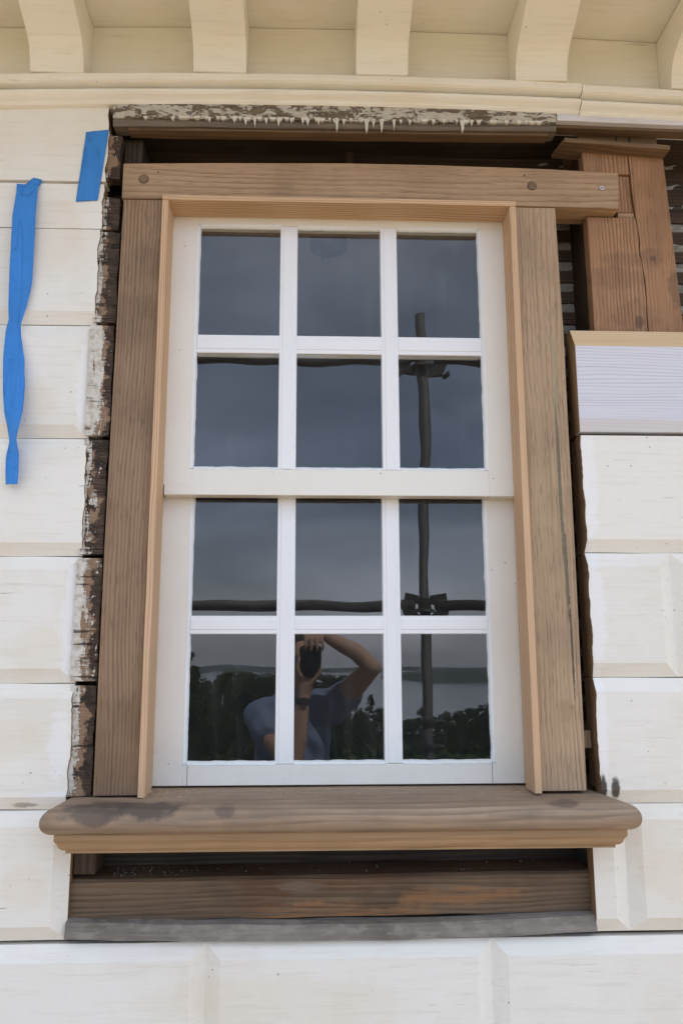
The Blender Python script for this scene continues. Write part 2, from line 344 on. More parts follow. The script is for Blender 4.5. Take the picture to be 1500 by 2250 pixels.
M_BROWNW = wood('brown_new_cut', (.10, .062, .034), (.17, .108, .062), (.23, .15, .09), 0, .2, 30, 240, blotch=.2)
M_PEELW = peel('header_flaked_paint', (.170, .130, .098), (.25, .20, .155), (.53, .50, .445), .50, 0, .2, 50)
def end_mat(name, white, tan, black):
    """stripped plank end: old paint clinging on the outer side, bare brown and blackened wood towards the frame"""
    M = Mat(name); f, a, b, r = wood_fac(M, 0, .25, 60, 300)
    v = M.rpos(9); sp = M.n('ShaderNodeSeparateXYZ'); M.put(sp.inputs[0], M.pos)
    u = M.math('DIVIDE', M.math('ADD', sp.outputs['X'], .487), .046)
    vz = M.map(v, (1, 1, .17)); n1 = M.noise(vz, 66, 7, .74, .5); n2 = M.noise(M.map(v, (.25, 1, 1)), 210, 3, .6); n3 = M.noise(v, 24, 5, .65)
    wc = M.ramp(f, [(.3, (.030, .021, .016)), (.5, (.075, .050, .036)), (.72, (.125, .086, .062))])
    wc = M.mix(M.math('MULTIPLY', M.step(M.noise(v, 34, 5, .65), .44, .6), black), wc, (.016, .014, .012))
    tm = M.step(M.math('ADD', M.math('MULTIPLY', M.math('SUBTRACT', n3, .5), 2.4), M.math('SUBTRACT', tan, M.math('ABSOLUTE', M.math('SUBTRACT', u, .36)))), -.05, .1)
    wc = M.mix(M.math('MULTIPLY', tm, .85), wc, M.mix(n2, (.21, .12, .07), (.42, .29, .19)))
    pm_ = M.math('ADD', M.math('MULTIPLY', M.math('SUBTRACT', n1, .5), 3.0), M.math('ADD', M.math('MULTIPLY', M.math('SUBTRACT', n2, .5), 1.1), M.math('SUBTRACT', white, u)))
    m = M.step(pm_, .0, .09)
    pc = M.mix(M.step(M.noise(v, 70, 4, .6), .4, .7), (.66, .63, .57), (.44, .38, .30))
    col = M.mix(m, wc, pc)
    ck = M.step(M.noise(M.map(v, (.06, 1, 1)), 75, 3, .6), .62, .67); col = M.mix(M.math('MULTIPLY', ck, .8), col, (.02, .017, .014))
    h = M.math('ADD', M.math('MULTIPLY', m, 1.0), M.math('SUBTRACT', M.math('ADD', f, n2), M.math('MULTIPLY', ck, 1.2)))
    return M.done(col, .75, M.bump(h, .8, .0022), .2)
M_PEEL = [end_mat('bare_end_brown', .24, .08, .5), end_mat('bare_end_dark', .30, .14, .6), end_mat('bare_end_pale', .60, .38, .45)]
M_DRIP = paint('drip_paint', (.68, .655, .59), (.5, .44, .36), .5, 2, .6, .5, .2)
M_PRIMW = paint('primed_fillet', (.70, .70, .76), (.52, .48, .44), .55, 0, .8, .6, .5)
M_LATH = wood('split_lath', (.035, .022, .014), (.075, .048, .031), (.115, .078, .052), 0, .3, 36, 240, bump=.7)
M_PLAST = Mat('rough_plaster')
_n = M_PLAST.noise(M_PLAST.pos, 130, 5, .65); M_PLAST = M_PLAST.done(M_PLAST.mix(_n, (.16, .15, .135), (.50, .485, .45)), .9, M_PLAST.bump(_n, .9, .004), .1)
M_PEG = wood('peg_end_grain', (.09, .055, .034), (.20, .135, .085), (.27, .19, .12), 1, .3, 90, 500)
M_SCREW = plain('zinc_screw', (.62, .63, .64), .35, .2, 200, .8)
M_BLACK = plain('black_recess', (.006, .006, .006), .9, .1)
def tape_mat():
    M = Mat('blue_masking_tape'); n = M.noise(M.pos, 520, 3, .6); n2 = M.noise(M.map(M.pos, (1, 1, .25)), 40, 4, .6)
    col = M.mix(n2, (.055, .29, .78), (.085, .37, .90))
    cr_ = M.math('ABSOLUTE', M.math('SUBTRACT', M.noise(M.map(M.pos, (1, 1, .07), rot=(0, .12, 0)), 34, 2, .5), .5)); cr2 = M.math('ABSOLUTE', M.math('SUBTRACT', M.noise(M.map(M.pos, (.05, 1, 1), (3, 0, 1)), 30, 2, .5), .5))
    crease = M.math('MAXIMUM', M.math('SUBTRACT', 1, M.step(cr_, .0, .012)), M.math('MULTIPLY', M.math('SUBTRACT', 1, M.step(cr2, 0, .012)), .5))
    col = M.mix(M.math('MULTIPLY', crease, .38), col, (.02, .14, .50)); n2 = M.math('SUBTRACT', n2, M.math('MULTIPLY', crease, .35))  # shading of the creases painted in as darker blue lines
    p = M.n('ShaderNodeBsdfPrincipled'); M.put(p.inputs['Base Color'], col); p.inputs['Roughness'].default_value = .6; p.inputs['Specular IOR Level'].default_value = .25
    M.put(p.inputs['Normal'], M.bump(M.math('ADD', M.math('MULTIPLY', n, .4), n2), .7, .004))
    tr = M.n('ShaderNodeBsdfTranslucent', Color=col); mxs = M.n('ShaderNodeMixShader'); mxs.inputs[0].default_value = .25
    M.t.links.new(p.outputs[0], mxs.inputs[1]); M.t.links.new(tr.outputs[0], mxs.inputs[2]); M.t.links.new(mxs.outputs[0], M.out.inputs[0])
    return M.m
M_TAPE = tape_mat()
def glass_mat():
    M = Mat('old_window_glass')
    geo = M.n('ShaderNodeNewGeometry'); front = M.math('SUBTRACT', 1, geo.outputs['Backfacing'])
    fr = M.n('ShaderNodeFresnel'); fr.inputs['IOR'].default_value = 1.5
    fac = M.math('MULTIPLY', M.math('MULTIPLY', fr.outputs[0], 1.9, clamp=True), front)   # both faces of the thin pane together
    tr = M.n('ShaderNodeBsdfTransparent', Color=(.90, .93, .93)); gl = M.n('ShaderNodeBsdfGlossy', Color=(1, 1, 1)); gl.inputs['Roughness'].default_value = 0
    a = M.n('ShaderNodeMixShader'); M.t.links.new(fac, a.inputs[0]); M.t.links.new(tr.outputs[0], a.inputs[1]); M.t.links.new(gl.outputs[0], a.inputs[2])
    # dust specks and faint wiped streaks on the outside
    v = M.voro(M.pos, 42); speck = M.math('MULTIPLY', M.math('SUBTRACT', 1, M.step(v, .022, .04)), M.step(M.noise(M.pos, 16, 2), .5, .62))
    film = M.math('MULTIPLY', M.step(M.noise(M.map(M.pos, (1, 1, .08)), 40, 3, .6), .5, .8), .022)
    dirt = M.math('MULTIPLY', M.math('ADD', M.math('MULTIPLY', speck, .5), M.math('ADD', film, .008)), front)
    df = M.n('ShaderNodeBsdfDiffuse', Color=(.8, .8, .78)); b = M.n('ShaderNodeMixShader'); M.t.links.new(dirt, b.inputs[0])
    M.t.links.new(a.outputs[0], b.inputs[1]); M.t.links.new(df.outputs[0], b.inputs[2]); M.t.links.new(b.outputs[0], M.out.inputs[0])
    return M.m
M_GLASS = glass_mat()
M_ROOM = plain('room_plaster', (.30, .29, .27), .9, .1, 3)
M_FLOOR = plain('room_floor', (.12, .08, .05), .5, .3, 6)

# ================================================================ SETTING: ground, lake, hills
def terrain_z(x, y):
    d = -y
    z = -5.6
    if d > 44: z -= (d - 44) * .085
    if d > 330: z -= (d - 330) * .12
    z += .5 * mnoise.noise(Vector((x * .02, y * .02, 3)))
    return max(z, -52)
bm = NB()
ys = [400, 120, 30, 8, 0, -8, -16, -26, -36, -46, -58, -72, -90, -110, -135, -165, -200, -240, -290, -350, -420, -600, -1200, -2600, -4200]
xs_ = [-3000, -1200, -600, -320, -180, -110, -75, -50, -32, -18, -8, 0, 8, 18, 32, 50, 75, 110, 180, 320, 600, 1200, 3000]
grid = [[bm.verts.new((x, y, terrain_z(x, y))) for x in xs_] for y in ys]
for i in range(len(ys) - 1):
    for j in range(len(xs_) - 1): bm.faces.new((grid[i][j], grid[i][j + 1], grid[i + 1][j + 1], grid[i + 1][j]))
M = Mat('mown_lawn'); n = M.noise(M.pos, .6, 6, .65)
sp = M.n('ShaderNodeSeparateXYZ'); M.put(sp.inputs[0], M.pos)
bounce_yard = M.step(M.math('ADD', sp.outputs['Y'], M.math('MULTIPLY', M.math('SUBTRACT', M.noise(M.pos, .3, 4), .5), 6)), -27, -24)   # bare gravel yard along the house, unseen, added for its warm bounce
M_LAWN = M.done(M.mix(bounce_yard, M.mix(n, (.045, .075, .018), (.085, .125, .035)), M.mix(n, (.29, .213, .14), (.39, .30, .205))), .9, M.bump(M.noise(M.pos, 30, 3), .5, .03), .1)
obj('ground', bm, M_LAWN, None, True, kind='structure')
M = Mat('lake_water'); n = M.noise(M.map(M.pos, (1, 3, 1)), .25, 5, .7)
M_LAKE = M.done((.10, .125, .15), .12, M.bump(n, .25, .12), .6)
bm = NB()
lv = [bm.verts.new(p) for p in ((-3500, -300, -40), (3500, -300, -40), (3500, -4000, -40), (-3500, -4000, -40))]; bm.faces.new(lv)
obj('lake', bm, M_LAKE, None, kind='structure')
def ridge(name, x0, x1, y, depth, prof, n=70, seed=0):
    bm = NB(); rows = []
    for i in range(n + 1):
        t = i / n; x = x0 + (x1 - x0) * t
        h = prof(t) * (1 + .10 * mnoise.noise(Vector((t * 14, seed, 0))) + .06 * mnoise.noise(Vector((t * 55, seed, 5))))
        rows.append([bm.verts.new((x, y, -40.5)), bm.verts.new((x, y - depth * .12, -40 + h * .62)), bm.verts.new((x, y - depth * .5, -40 + h)), bm.verts.new((x, y - depth, -41))])
    for a, b in zip(rows, rows[1:]):
        for k in range(3): bm.faces.new((a[k], a[k + 1], b[k + 1], b[k]))
    return obj(name, bm, M_HILL, None, True, kind='structure')
M = Mat('wooded_hill'); n = M.noise(M.pos, .05, 6, .7)
M_HILL = M.done(M.mix(n, (.020, .036, .020), (.045, .066, .034)), .95, M.bump(n, 1, 4), .05)
ridge('hills', 160, 1500, -1560, 420, lambda t: (10 + 34 * min(1, t * 2.4)) * (1 - .15 * math.sin(t * 9)), seed=2)
ridge('hills', -2300, 900, -2900, 600, lambda t: 21 + 9 * math.sin(t * 5 + .6), seed=8)

# ================================================================ HOUSE: siding
wall = thing('siding_wall', 'cream painted wooden siding wall of bevelled blocks surrounding the window', 'wall', (0, 0, -5.6))
ZB = [1.0765, .7365, .4752, .2165, -.0463, -.2945, -.5375, -.7975, -1.0575]   # course joints, top to bottom
XL, XR = -2.4, 2.7
def plank_mesh(x0, x1, z0, z1, joints=(), top=.030, bot=.028, dep=.0155, mitre_l=False, mitre_r=False, end_bev=.030, ragged=None):
    """siding plank: 35 mm board whose face is cut into bevel-edged blocks"""
    bm = NB()
    cuts = [x0] + [j for j in joints if x0 + .03 < j < x1 - .03] + [x1]
    for k in range(len(cuts) - 1):
        a, b = cuts[k], cuts[k + 1]
        la = end_bev if (k > 0 or mitre_l) else 0.0; lb = end_bev if (k < len(cuts) - 2 or mitre_r) else 0.0
        n = max(2, int((b - a) / .035))
        def col(t):   # a column of points over the profile at parameter t along the block
            return t
        outer_t, outer_b, inner_t, inner_b = [], [], [], []
        for i in range(n + 1):
            t = i / n
            xo = a + (b - a) * t; xi = (a + la) + (b - lb - a - la) * t
            jz = .0012 * mnoise.noise(Vector((xo * 7, z0 * 5, 1))); jb = .0016 * mnoise.noise(Vector((xo * 9, z0 * 5, 9)))
            dt = dep if top else 0.0; db = dep if bot else 0.0
            outer_t.append(bm.verts.new((xo, dt, z1 - .0007 + jz))); outer_b.append(bm.verts.new((xo, db, z0 + .0007 + jb)))
            inner_t.append(bm.verts.new((xi, .0006 * mnoise.noise(Vector((xi * 6, z1, 0))), z1 - max(top, .002)))); inner_b.append(bm.verts.new((xi, .0006 * mnoise.noise(Vector((xi * 6, z0, 3))), z0 + max(bot, .002))))
        for i in range(n):
            bm.faces.new((outer_t[i], inner_t[i], inner_t[i + 1], outer_t[i + 1])); bm.faces.new((inner_t[i], inner_b[i], inner_b[i + 1], inner_t[i + 1])); bm.faces.new((inner_b[i], outer_b[i], outer_b[i + 1], inner_b[i + 1]))
        if la: bm.faces.new((outer_t[0], outer_b[0], inner_b[0], inner_t[0]))
        if lb: bm.faces.new((outer_t[n], inner_t[n], inner_b[n], outer_b[n]))
    bmesh.ops.remove_doubles(bm, verts=bm.verts, dist=1e-5)
    if ragged:
        for v in bm.verts:
            for (xe, sgn, amp) in ragged:
                if abs(v.co.x - xe) < .002: v.co.x += sgn * amp * (mnoise.noise(Vector((0, v.co.z * 22, xe * 9))) + .45 * mnoise.noise(Vector((3, v.co.z * 90, xe)))); 
    # back and rim
    be = [e for e in bm.edges if len(e.link_faces) == 1]
    r = bmesh.ops.extrude_edge_only(bm, edges=be); nv = [g for g in r['geom'] if isinstance(g, bmesh.types.BMVert)]
    for v in nv: v.co.y = .036
    return bm
def ends(bm, x, cut=.02):
    """add points along the free end so that it can be ragged"""
    es = [e for e in bm.edges if abs(e.verts[0].co.x - x) < .002 and abs(e.verts[1].co.x - x) < .002 and e.calc_length() > cut]
    bmesh.ops.subdivide_edges(bm, edges=es, cuts=12)
def plank(x0, x1, z0, z1, **kw):
    rag = kw.pop('ragged', None); lab = kw.pop('label', None)
    bm = plank_mesh(x0, x1, z0, z1, **kw)
    if rag:
        for (xe, sgn, amp) in rag:
            es = [e for e in bm.edges if abs(e.verts[0].co.x - xe) < .002 and abs(e.verts[1].co.x - xe) < .002 and e.calc_length() > .06]
            bmesh.ops.subdivide_edges(bm, edges=es, cuts=24)
            for v in bm.verts:
                if abs(v.co.x - xe) < .002: v.co.x += amp * (mnoise.noise(Vector((0, v.co.z * 22, xe * 9))) + .45 * mnoise.noise(Vector((3, v.co.z * 90, xe))))
        bmesh.ops.triangulate(bm, faces=[f for f in bm.faces if len(f.verts) > 5])
    # the cut ends show bare wood
    o = obj('siding_plank', bm, [M_SIDE, M_PLAIN_SIDE], wall, label=lab)
    for p in o.data.polygons:
        if abs(p.normal.x) > .8: p.material_index = 1
    return o
JA = [-.203 + .563 * k for k in range(-4, 6)]; JB = [-.4845 + .563 * k for k in range(-4, 6)]
# planks left of the window: (z top, z bottom, right end, joints, bevels)
left = [(1.2960, 1.0780, -.4760, [], 0, .004, False), (1.0750, .9635, -.4800, [], 0, 0, False), (.9620, .7365, -.4835, [], 0, .028, False),
        (ZB[1], ZB[2], -.4850, JB, .030, .027, True), (ZB[2], ZB[3], -.4840, JA, .030, .028, False), (ZB[3], ZB[4], -.4845, JB, .030, .030, True),
        (ZB[4], ZB[5], -.4850, JA, .030, .027, False), (ZB[5], ZB[6], -.4745, JB, .030, .029, True)]
for i, (zt, zb, xr, js, t, b, mit) in enumerate(left):
    xa = XL + .05 * (i % 3)
    plank(xa, xr, zb, zt, joints=[j for j in js if j < xr - .05], top=t, bot=b, mitre_r=mit, ragged=[(xr, 1, .0050 if i not in (3, 5, 7) else .0034)] if i < 7 else None)
# planks right of the window
right = [(ZB[2] + .0165, ZB[3] + .011, .594, JA, .004, .028, False), (ZB[3] + .011, ZB[4] + .0085, .5935, [j + .137 for j in JB], .030, .030, False),
         (ZB[4] + .0085, ZB[5] + .003, .5935, JA, .030, .028, False), (ZB[5] + .003, ZB[6] + .001, .5695, JB, .030, .029, False)]
for i, (zt, zb, xl, js, t, b, mit) in enumerate(right):
    plank(xl, XR - .04 * (i % 3), zb, zt, joints=[j for j in js if j > xl + .04], top=t, bot=b, ragged=[(xl, 1, .004)] if i < 3 else None)
# full-width courses below the opening
plank(XL, XR, ZB[7], ZB[6] - .006, joints=JA, top=.030, bot=.030)
plank(XL, XR, ZB[8], ZB[7], joints=JB, top=.030, bot=.030)
for k in range(17):
    zt = ZB[8] - .26 * k; plank(XL, XR, zt - .26, zt, joints=JA if k % 2 == 0 else JB, top=.030, bot=.030)
# new primed board let into the right-hand courses
bm = NB(); x0, x1 = .5915, XR
prof = [(.0005, .4965), (.0, .5275), (-.0005, .6965), (.012, .7385), (.036, .7385), (.036, .4965)]
extr_x(bm, prof, [x0 + .001, x0 + .3, x1]); bm.verts.ensure_lookup_table()
for v in bm.verts:
    if abs(v.co.x - x0 - .001) < 1e-4 and v.co.z > .73: v.co.x -= .006
obj('siding_plank', bm, M_PRIMED, wall, label='new pine board with bare top bevel and thin lavender white primer')

# bare, paint-flaked plank ends beside the left jamb: each a rough strip of its own
spans = [(1.205, 1.095, -.472, -.447, 0), (1.048, .968, -.478, -.443, 1), (.960, .742, -.482, -.440, 0), (.733, .480, -.486, -.4405, 2),
         (.471, .221, -.485, -.4415, 1), (.212, -.042, -.485, -.4400, 2), (-.051, -.268, -.486, -.4405, 1)]
for i, (zt, zb, xl, xr, k) in enumerate(spans):
    bm = NB(); nx, nzv = 7, max(8, int((zt - zb) / .007))
    yoff = (.006, .008, .006, .003, .006, .003, .007)[i]
    rows = []
    for a in range(nzv + 1):
        z = zb + (zt - zb) * a / nzv; row = []
        for b in range(nx + 1):
            t = b / nx
            xe = xr + .004 * mnoise.noise(Vector((i * 5, z * 16, 2))) + .002 * mnoise.noise(Vector((i * 5, z * 70, 4)))
            x = xl - .006 + (xe - xl + .006) * t
            d = .0016 * mnoise.noise(Vector((x * 60, z * 28, i * 3))) + .0012 * mnoise.noise(Vector((x * 170, z * 120, i)))
            row.append(bm.verts.new((x, yoff + t * .004 + d, z)))
        rows.append(row)
    for a in range(nzv):
        for b in range(nx): bm.faces.new((rows[a][b], rows[a][b + 1], rows[a + 1][b + 1], rows[a + 1][b]))
    be = [e for e in bm.edges if len(e.link_faces) == 1]; r = bmesh.ops.extrude_edge_only(bm, edges=be)
    for g in r['geom']:
        if isinstance(g, bmesh.types.BMVert): g.co.y = .036
    obj('bare_end', bm, M_PEEL[k], wall, label=('dark stripped plank end with specks of old paint', 'brown stripped plank end with scraps of white paint', 'flaking pale plank end with much paint left')[(0, 1, 2)[k]])
# sheathing behind the siding: dark boards edge to edge
for k in range(6):
    for (a, b) in ((XL, -.50), (.60, XR)):
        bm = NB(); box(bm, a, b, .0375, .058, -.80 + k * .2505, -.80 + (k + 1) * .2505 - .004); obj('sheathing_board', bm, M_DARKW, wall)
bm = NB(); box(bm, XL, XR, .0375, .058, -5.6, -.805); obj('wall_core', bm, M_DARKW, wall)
# the end edge of the siding visible in the right-hand gap
for (zt, zb, dx) in ((.735, .50, .0), (.4905, .2285, .0005), (.2265, -.037, .0), (-.039, -.262, .001)):
    bm = NB(); box(bm, .5955 + dx, .640, .0368, .075, zb, zt); wobble(bm, .0015, 14, zt, .06); obj('edge_batten', bm, M_PLAIN_SIDE, wall)

# ================================================================ framing timbers around the opening
post = thing('timber_post', 'old brown oak post with a long crack, right of the window head', 'post', (.75, .1, .75))
crack = [(.7575, 1.2090), (.7608, 1.151), (.7622, 1.091), (.7659, 1.0318), (.7727, .9732), (.7685, .9556), (.7741, .9152), (.7779, .8464), (.7760, .7897), (.7755, .70)]
def jag(pts, dx):
    out = []
    for (a, b) in zip(pts, pts[1:]):
        for k in range(5):
            t = k / 5; x = a[0] + (b[0] - a[0]) * t; z = a[1] + (b[1] - a[1]) * t
            out.append((x + dx * (.45 + .55 * abs(math.sin(z * 31))) + .0014 * mnoise.noise(Vector((0, z * 60, 0))), z))
    out.append((pts[-1][0] + dx, pts[-1][1])); return out
cl = jag(crack, -.0016); cr = jag(crack, .0016)
PT = 1.2115
bm = NB(); prism(bm, [(.6475, PT), *cl, (.6505, .70), (.6505, 1.0355), (.7005, 1.0355), (.7005, 1.0350), (.6495, 1.0350)][:1] + cl + [(.6515, .70)], .030, .045)
bm.free()
bm = NB()   # left half above the notch, left half below it, right half
zt_n, zb_n = 1.1475, 1.0335
prism(bm, [(.6475, PT)] + [p for p in cl if p[1] > zt_n] + [(.7600, zt_n), (.6478, zt_n)], .030, .060, .0012)
obj('post_face', bm, M_POST, post)
bm = NB(); prism(bm, [(.6490, zb_n)] + [(.7650, zb_n)] + [p for p in cl if p[1] < zb_n - .004] + [(.6515, .70)], .030, .060, .0012); obj('post_face', bm, M_POST, post)
bm = NB(); prism(bm, [(.8445, PT - .013)] + [(.862, .70)] + cr[::-1], .030, .060, .0012); obj('post_face', bm, M_POST, post)
bm = NB(); prism(bm, [(.7245, zt_n - .002), (.7595, zt_n - .002)] + [p for p in cl if zb_n + .018 < p[1] < zt_n - .006] + [(.7640, zb_n + .016), (.7245, zb_n + .016)], .036, .060, .0012)
obj('notch_block', bm, M_POST, post)
bm = NB(); box(bm, .7255, .7640, .033, .060, zb_n + .0015, zb_n + .0135, .001); obj('notch_shim', bm, M_HEAD, post)
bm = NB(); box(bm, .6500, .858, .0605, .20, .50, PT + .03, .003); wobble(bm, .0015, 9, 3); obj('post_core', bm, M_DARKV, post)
bm = NB(); prism(bm, [(.640, 1.262), (.641, 1.222), (.835, 1.206), (.8335, 1.262)], .034, .16, .001); wobble(bm, .0015, 20, 1, .03); obj('post_stub', bm, M_BROWNW, post)
for xk in (.733, .765):
    bm = NB(); prism(bm, [(xk, 1.262), (xk - .001, 1.236), (xk, 1.2135), (xk + .0035, 1.2135), (xk + .003, 1.24), (xk + .0045, 1.262)], .0325, .0345); obj('check_crack', bm, M_BLACK, post)
shim = NB()
pts = [(.5950, 1.2165), (.8460, 1.2010), (.8450, 1.1895), (.5945, 1.2060)]
f = [shim.verts.new((x, -.006, z)) for x, z in pts]; b = [shim.verts.new((x - (.012 if i in (0, 3) else .003), .062, z + .001)) for i, (x, z) in enumerate(pts)]
shim.faces.new(f); shim.faces.new(b[::-1])
for i in range(4): shim.faces.new((f[i], b[i], b[(i + 1) % 4], f[(i + 1) % 4]))
wobble(shim, .0012, 14, 2)
tag(obj('shim_board', shim, M_BROWNW, None, loc=(.72, .03, 1.2)), 'thin brown board wedged flat over the top of the oak post', 'board')

lw = thing('lath_wall', 'dark lath wall with rough grey plaster squeezed between the laths behind the post', 'wall', (.8, .15, .6))
zz = -.25; k = 0
while zz < 1.26:
    h = .030 + .006 * mnoise.noise(Vector((k * 3.3, 0, 0)))
    bm = NB(); box(bm, .572, 1.3, .150, .158, zz, zz + h); wobble(bm, .0022, 12, k, .06); obj('lath', bm, M_LATH, lw)
    zz += h; g = .026 + .006 * mnoise.noise(Vector((k * 5.1, 4, 0)))
    bm = NB(); n = 44; prof_n = 7; rows = []
    for i in range(n + 1):
        x = .573 + .72 * i / n
        rows.append([bm.verts.new((x,   .1595 - .011 * math.sin(math.pi * j / (prof_n - 1)) * (.7 + .9 * mnoise.noise(Vector((x * 40, k, j)))) + .003 * mnoise.noise(Vector((x * 150, k * 2, j * 3))), zz - .004 + (g + .008) * j / (prof_n - 1))) for j in range(prof_n)])
    for a, b2 in zip(rows, rows[1:]):
        for j in range(prof_n - 1): bm.faces.new((a[j], a[j + 1], b2[j + 1], b2[j]))
    obj('plaster_key', bm, M_PLAST, lw)
    zz += g; k += 1
bm = NB(); box(bm, .571, 1.32, .160, .175, -.3, 1.3); obj('plaster_back', bm, M_PLAST, lw)
# small block in the right gap
bm = NB(); box(bm, .5665, .594, .045, .08, -.185, -.149, .001); tag(obj('spacer_block', bm, M_JAMBR, None, loc=(.58, .06, -.17)), 'small tan wooden block in the dark gap right of the right jamb', 'block')

# void above the frame head
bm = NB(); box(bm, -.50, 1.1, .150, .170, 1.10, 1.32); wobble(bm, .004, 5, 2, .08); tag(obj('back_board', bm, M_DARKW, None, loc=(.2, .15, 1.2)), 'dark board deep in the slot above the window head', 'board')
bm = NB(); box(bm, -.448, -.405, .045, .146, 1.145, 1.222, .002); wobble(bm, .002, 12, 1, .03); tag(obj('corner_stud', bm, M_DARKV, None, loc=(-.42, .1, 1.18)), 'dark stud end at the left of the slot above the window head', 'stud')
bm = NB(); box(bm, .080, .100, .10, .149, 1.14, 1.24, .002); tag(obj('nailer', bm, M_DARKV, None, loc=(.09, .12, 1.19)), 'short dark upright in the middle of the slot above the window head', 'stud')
bm = NB()
for (x, z, s) in ((-.052, 1.172, .016), (.3, 1.2, .012), (.42, 1.19, .010)):
    g = bmesh.ops.create_icosphere(bm, subdivisions=2, radius=s)
    for v in g['verts']:
        q = v.co.normalized(); v.co = q * s * (1 + .5 * mnoise.noise(q * 2 + Vector((x * 9, 0, 0)))); v.co.z *= .7; v.co += Vector((x, .142, z))
obj('plaster_crumbs', bm, M_PLAST, None, kind='stuff')

hb = thing('header_board', 'weathered grey board with dripped white paint under the cornice', 'board', (.05, 0, 1.25))
xs_h = lin(-.4645, .5745, 70)
bm = NB(); extr_x(bm, [(-.010, 1.2390), (-.0125, 1.258), (-.010, 1.2900), (.03, 1.2900), (.03, 1.2390)], xs_h, lambda x: .0095 * (x + .4645), .0022, 3); obj('board_face', bm, M_PEELW, hb)
bm = NB(); extr_x(bm, [(-.006, 1.2210), (-.008, 1.2300), (-.006, 1.2385), (.030, 1.2385), (.030, 1.2210)], xs_h, lambda x: .0095 * (x + .4645) + .0028 * mnoise.noise(Vector((x * 6, 0, 0))), .0022, 5); obj('board_lip', bm, M_GREYW, hb)
bm = NB(); extr_x(bm, [(.000, 1.2150), (.000, 1.2205), (.030, 1.2205), (.030, 1.2150)], [-.43 + .0141 * i for i in range(71)], lambda x: .0095 * (x + .4645), .0015, 8); obj('under_board', bm, M_BROWNW, hb)
# dripped paint: tongues along the lower edge of the flaked face
drips = [(490, 262, 7), (540, 268, 10), (560, 272, 7), (585, 266, 8), (612, 270, 9), (640, 264, 7), (676, 268, 9), (700, 266, 7), (740, 279, 10), (755, 266, 8), (805, 281, 13), (820, 270, 9), (838, 278, 11), (865, 273, 8), (900, 264, 7), (1015, 277, 13), (1035, 265, 6), (460, 264, 8), (380, 262, 9), (320, 261, 9), (735, 264, 8), (880, 262, 7), (515, 264, 9), (665, 266, 7)]
bm = NB()
for (px, py, w) in drips:
    x, _ = W(px, 256, -.012); zt = 1.2385 + .0095 * (x + .4645); zb = zt - max(.004, (py - 258) * .00118); hw = w * .00062 * .5
    pts = [(x - hw * 1.9, zt + .004), (x - hw, zt - .003), (x - hw * .62, zb + .005), (x - hw * .45, zb), (x + hw * .3, zb - .001), (x + hw * .66, zb + .004), (x + hw, zt - .003), (x + hw * 1.9, zt + .004)]
    prism(bm, pts, -.0135, -.004, .0006)
for i in range(46):
    x = -.40 + .95 * (i + .9 * rnd.random()) / 46; _z = 1.2385 + .0095 * (x + .4645)
    hw = .0025 + .0075 * rnd.random() ** 2; dz = .0008 + .0028 * rnd.random() ** 2; k_ = .3 + .4 * rnd.random()
    if mnoise.noise(Vector((x * 7, 3, 0))) > -.25: prism(bm, [(x - hw, _z + .006), (x - hw * .7, _z - dz * .2), (x - hw * (1 - k_) * .4, _z - dz * .8), (x + hw * (k_ - .5), _z - dz), (x + hw * .7, _z - dz * .3), (x + hw, _z + .005)], -.0135 - .0006 * rnd.random(), -.004)
obj('paint_drips', bm, M_DRIP, hb, kind='stuff')
fil = NB(); extr_x(fil, [(-.010, 1.2580), (-.012, 1.2675), (-.008, 1.2920), (.03, 1.2920), (.045, 1.2580)], lin(.577, 1.6, 30), lambda x: -.020 * (x - .577) * .9, .0012, 4)
tag(obj('primed_fillet', fil, M_PRIMW, None, loc=(.9, 0, 1.26)), 'thin lavender white strip under the cornice, right of the header board', 'strip')
bm = NB(); extr_x(bm, [(.004, 1.2500), (.004, 1.2570), (.030, 1.2570), (.030, 1.2500)], lin(.579, 1.6, 12), lambda x: -.020 * (x - .577) * .9, .0012, 9); tag(obj('furring_strip', bm, M_BROWNW, None, loc=(.9, .05, 1.25)), 'bare brown batten just under the lavender white strip', 'strip')

# recess under the sill
bm = NB(); extr_x(bm, [(.030, -.508), (.026, -.4365), (.034, -.4305), (.118, -.4265), (.122, -.508)], lin(-.4765, .5725, 60), lambda x: .006 * (x + .47), .0022, 11)
tag(obj('oak_beam', bm, M_BEAM, None, loc=(.05, .07, -.47)), 'brown and orange stained oak beam lying in the opening under the sill', 'beam')
bm = NB(); extr_x(bm, [(.024, -.5085), (.008, -.5120), (.002, -.5410), (.036, -.5410), (.036, -.5085)], lin(-.4755, .5705, 60), lambda x: .003 - .010 * ((x - .05) / .52) ** 2 * -1 - .004 * 1, .0024, 14)
tag(obj('weathered_ledge', bm, M_LEDGE, None, loc=(.05, .02, -.52)), 'grey weathered wooden ledge along the bottom of the opening', 'ledge')
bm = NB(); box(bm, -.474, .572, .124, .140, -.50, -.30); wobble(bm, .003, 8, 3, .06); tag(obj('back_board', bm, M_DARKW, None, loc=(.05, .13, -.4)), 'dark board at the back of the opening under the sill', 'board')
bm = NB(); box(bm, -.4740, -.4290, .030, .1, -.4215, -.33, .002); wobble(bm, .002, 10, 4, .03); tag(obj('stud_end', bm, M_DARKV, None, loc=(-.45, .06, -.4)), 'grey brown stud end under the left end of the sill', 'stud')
bm = NB()
for k in range(170):
    u = rnd.random(); x = -.40 + .9 * u * u * (1 if k % 3 else .35); y = .045 + .07 * rnd.random(); s = .0006 + .0018 * rnd.random() ** 3
    g = bmesh.ops.create_icosphere(bm, subdivisions=1, radius=s); z = -.4300 + .006 * (x + .47) + (y - .034) * .048 + s * .3
    for v in g['verts']: v.co.x *= .7 + rnd.random() * .6; v.co += Vector((x, y, z))
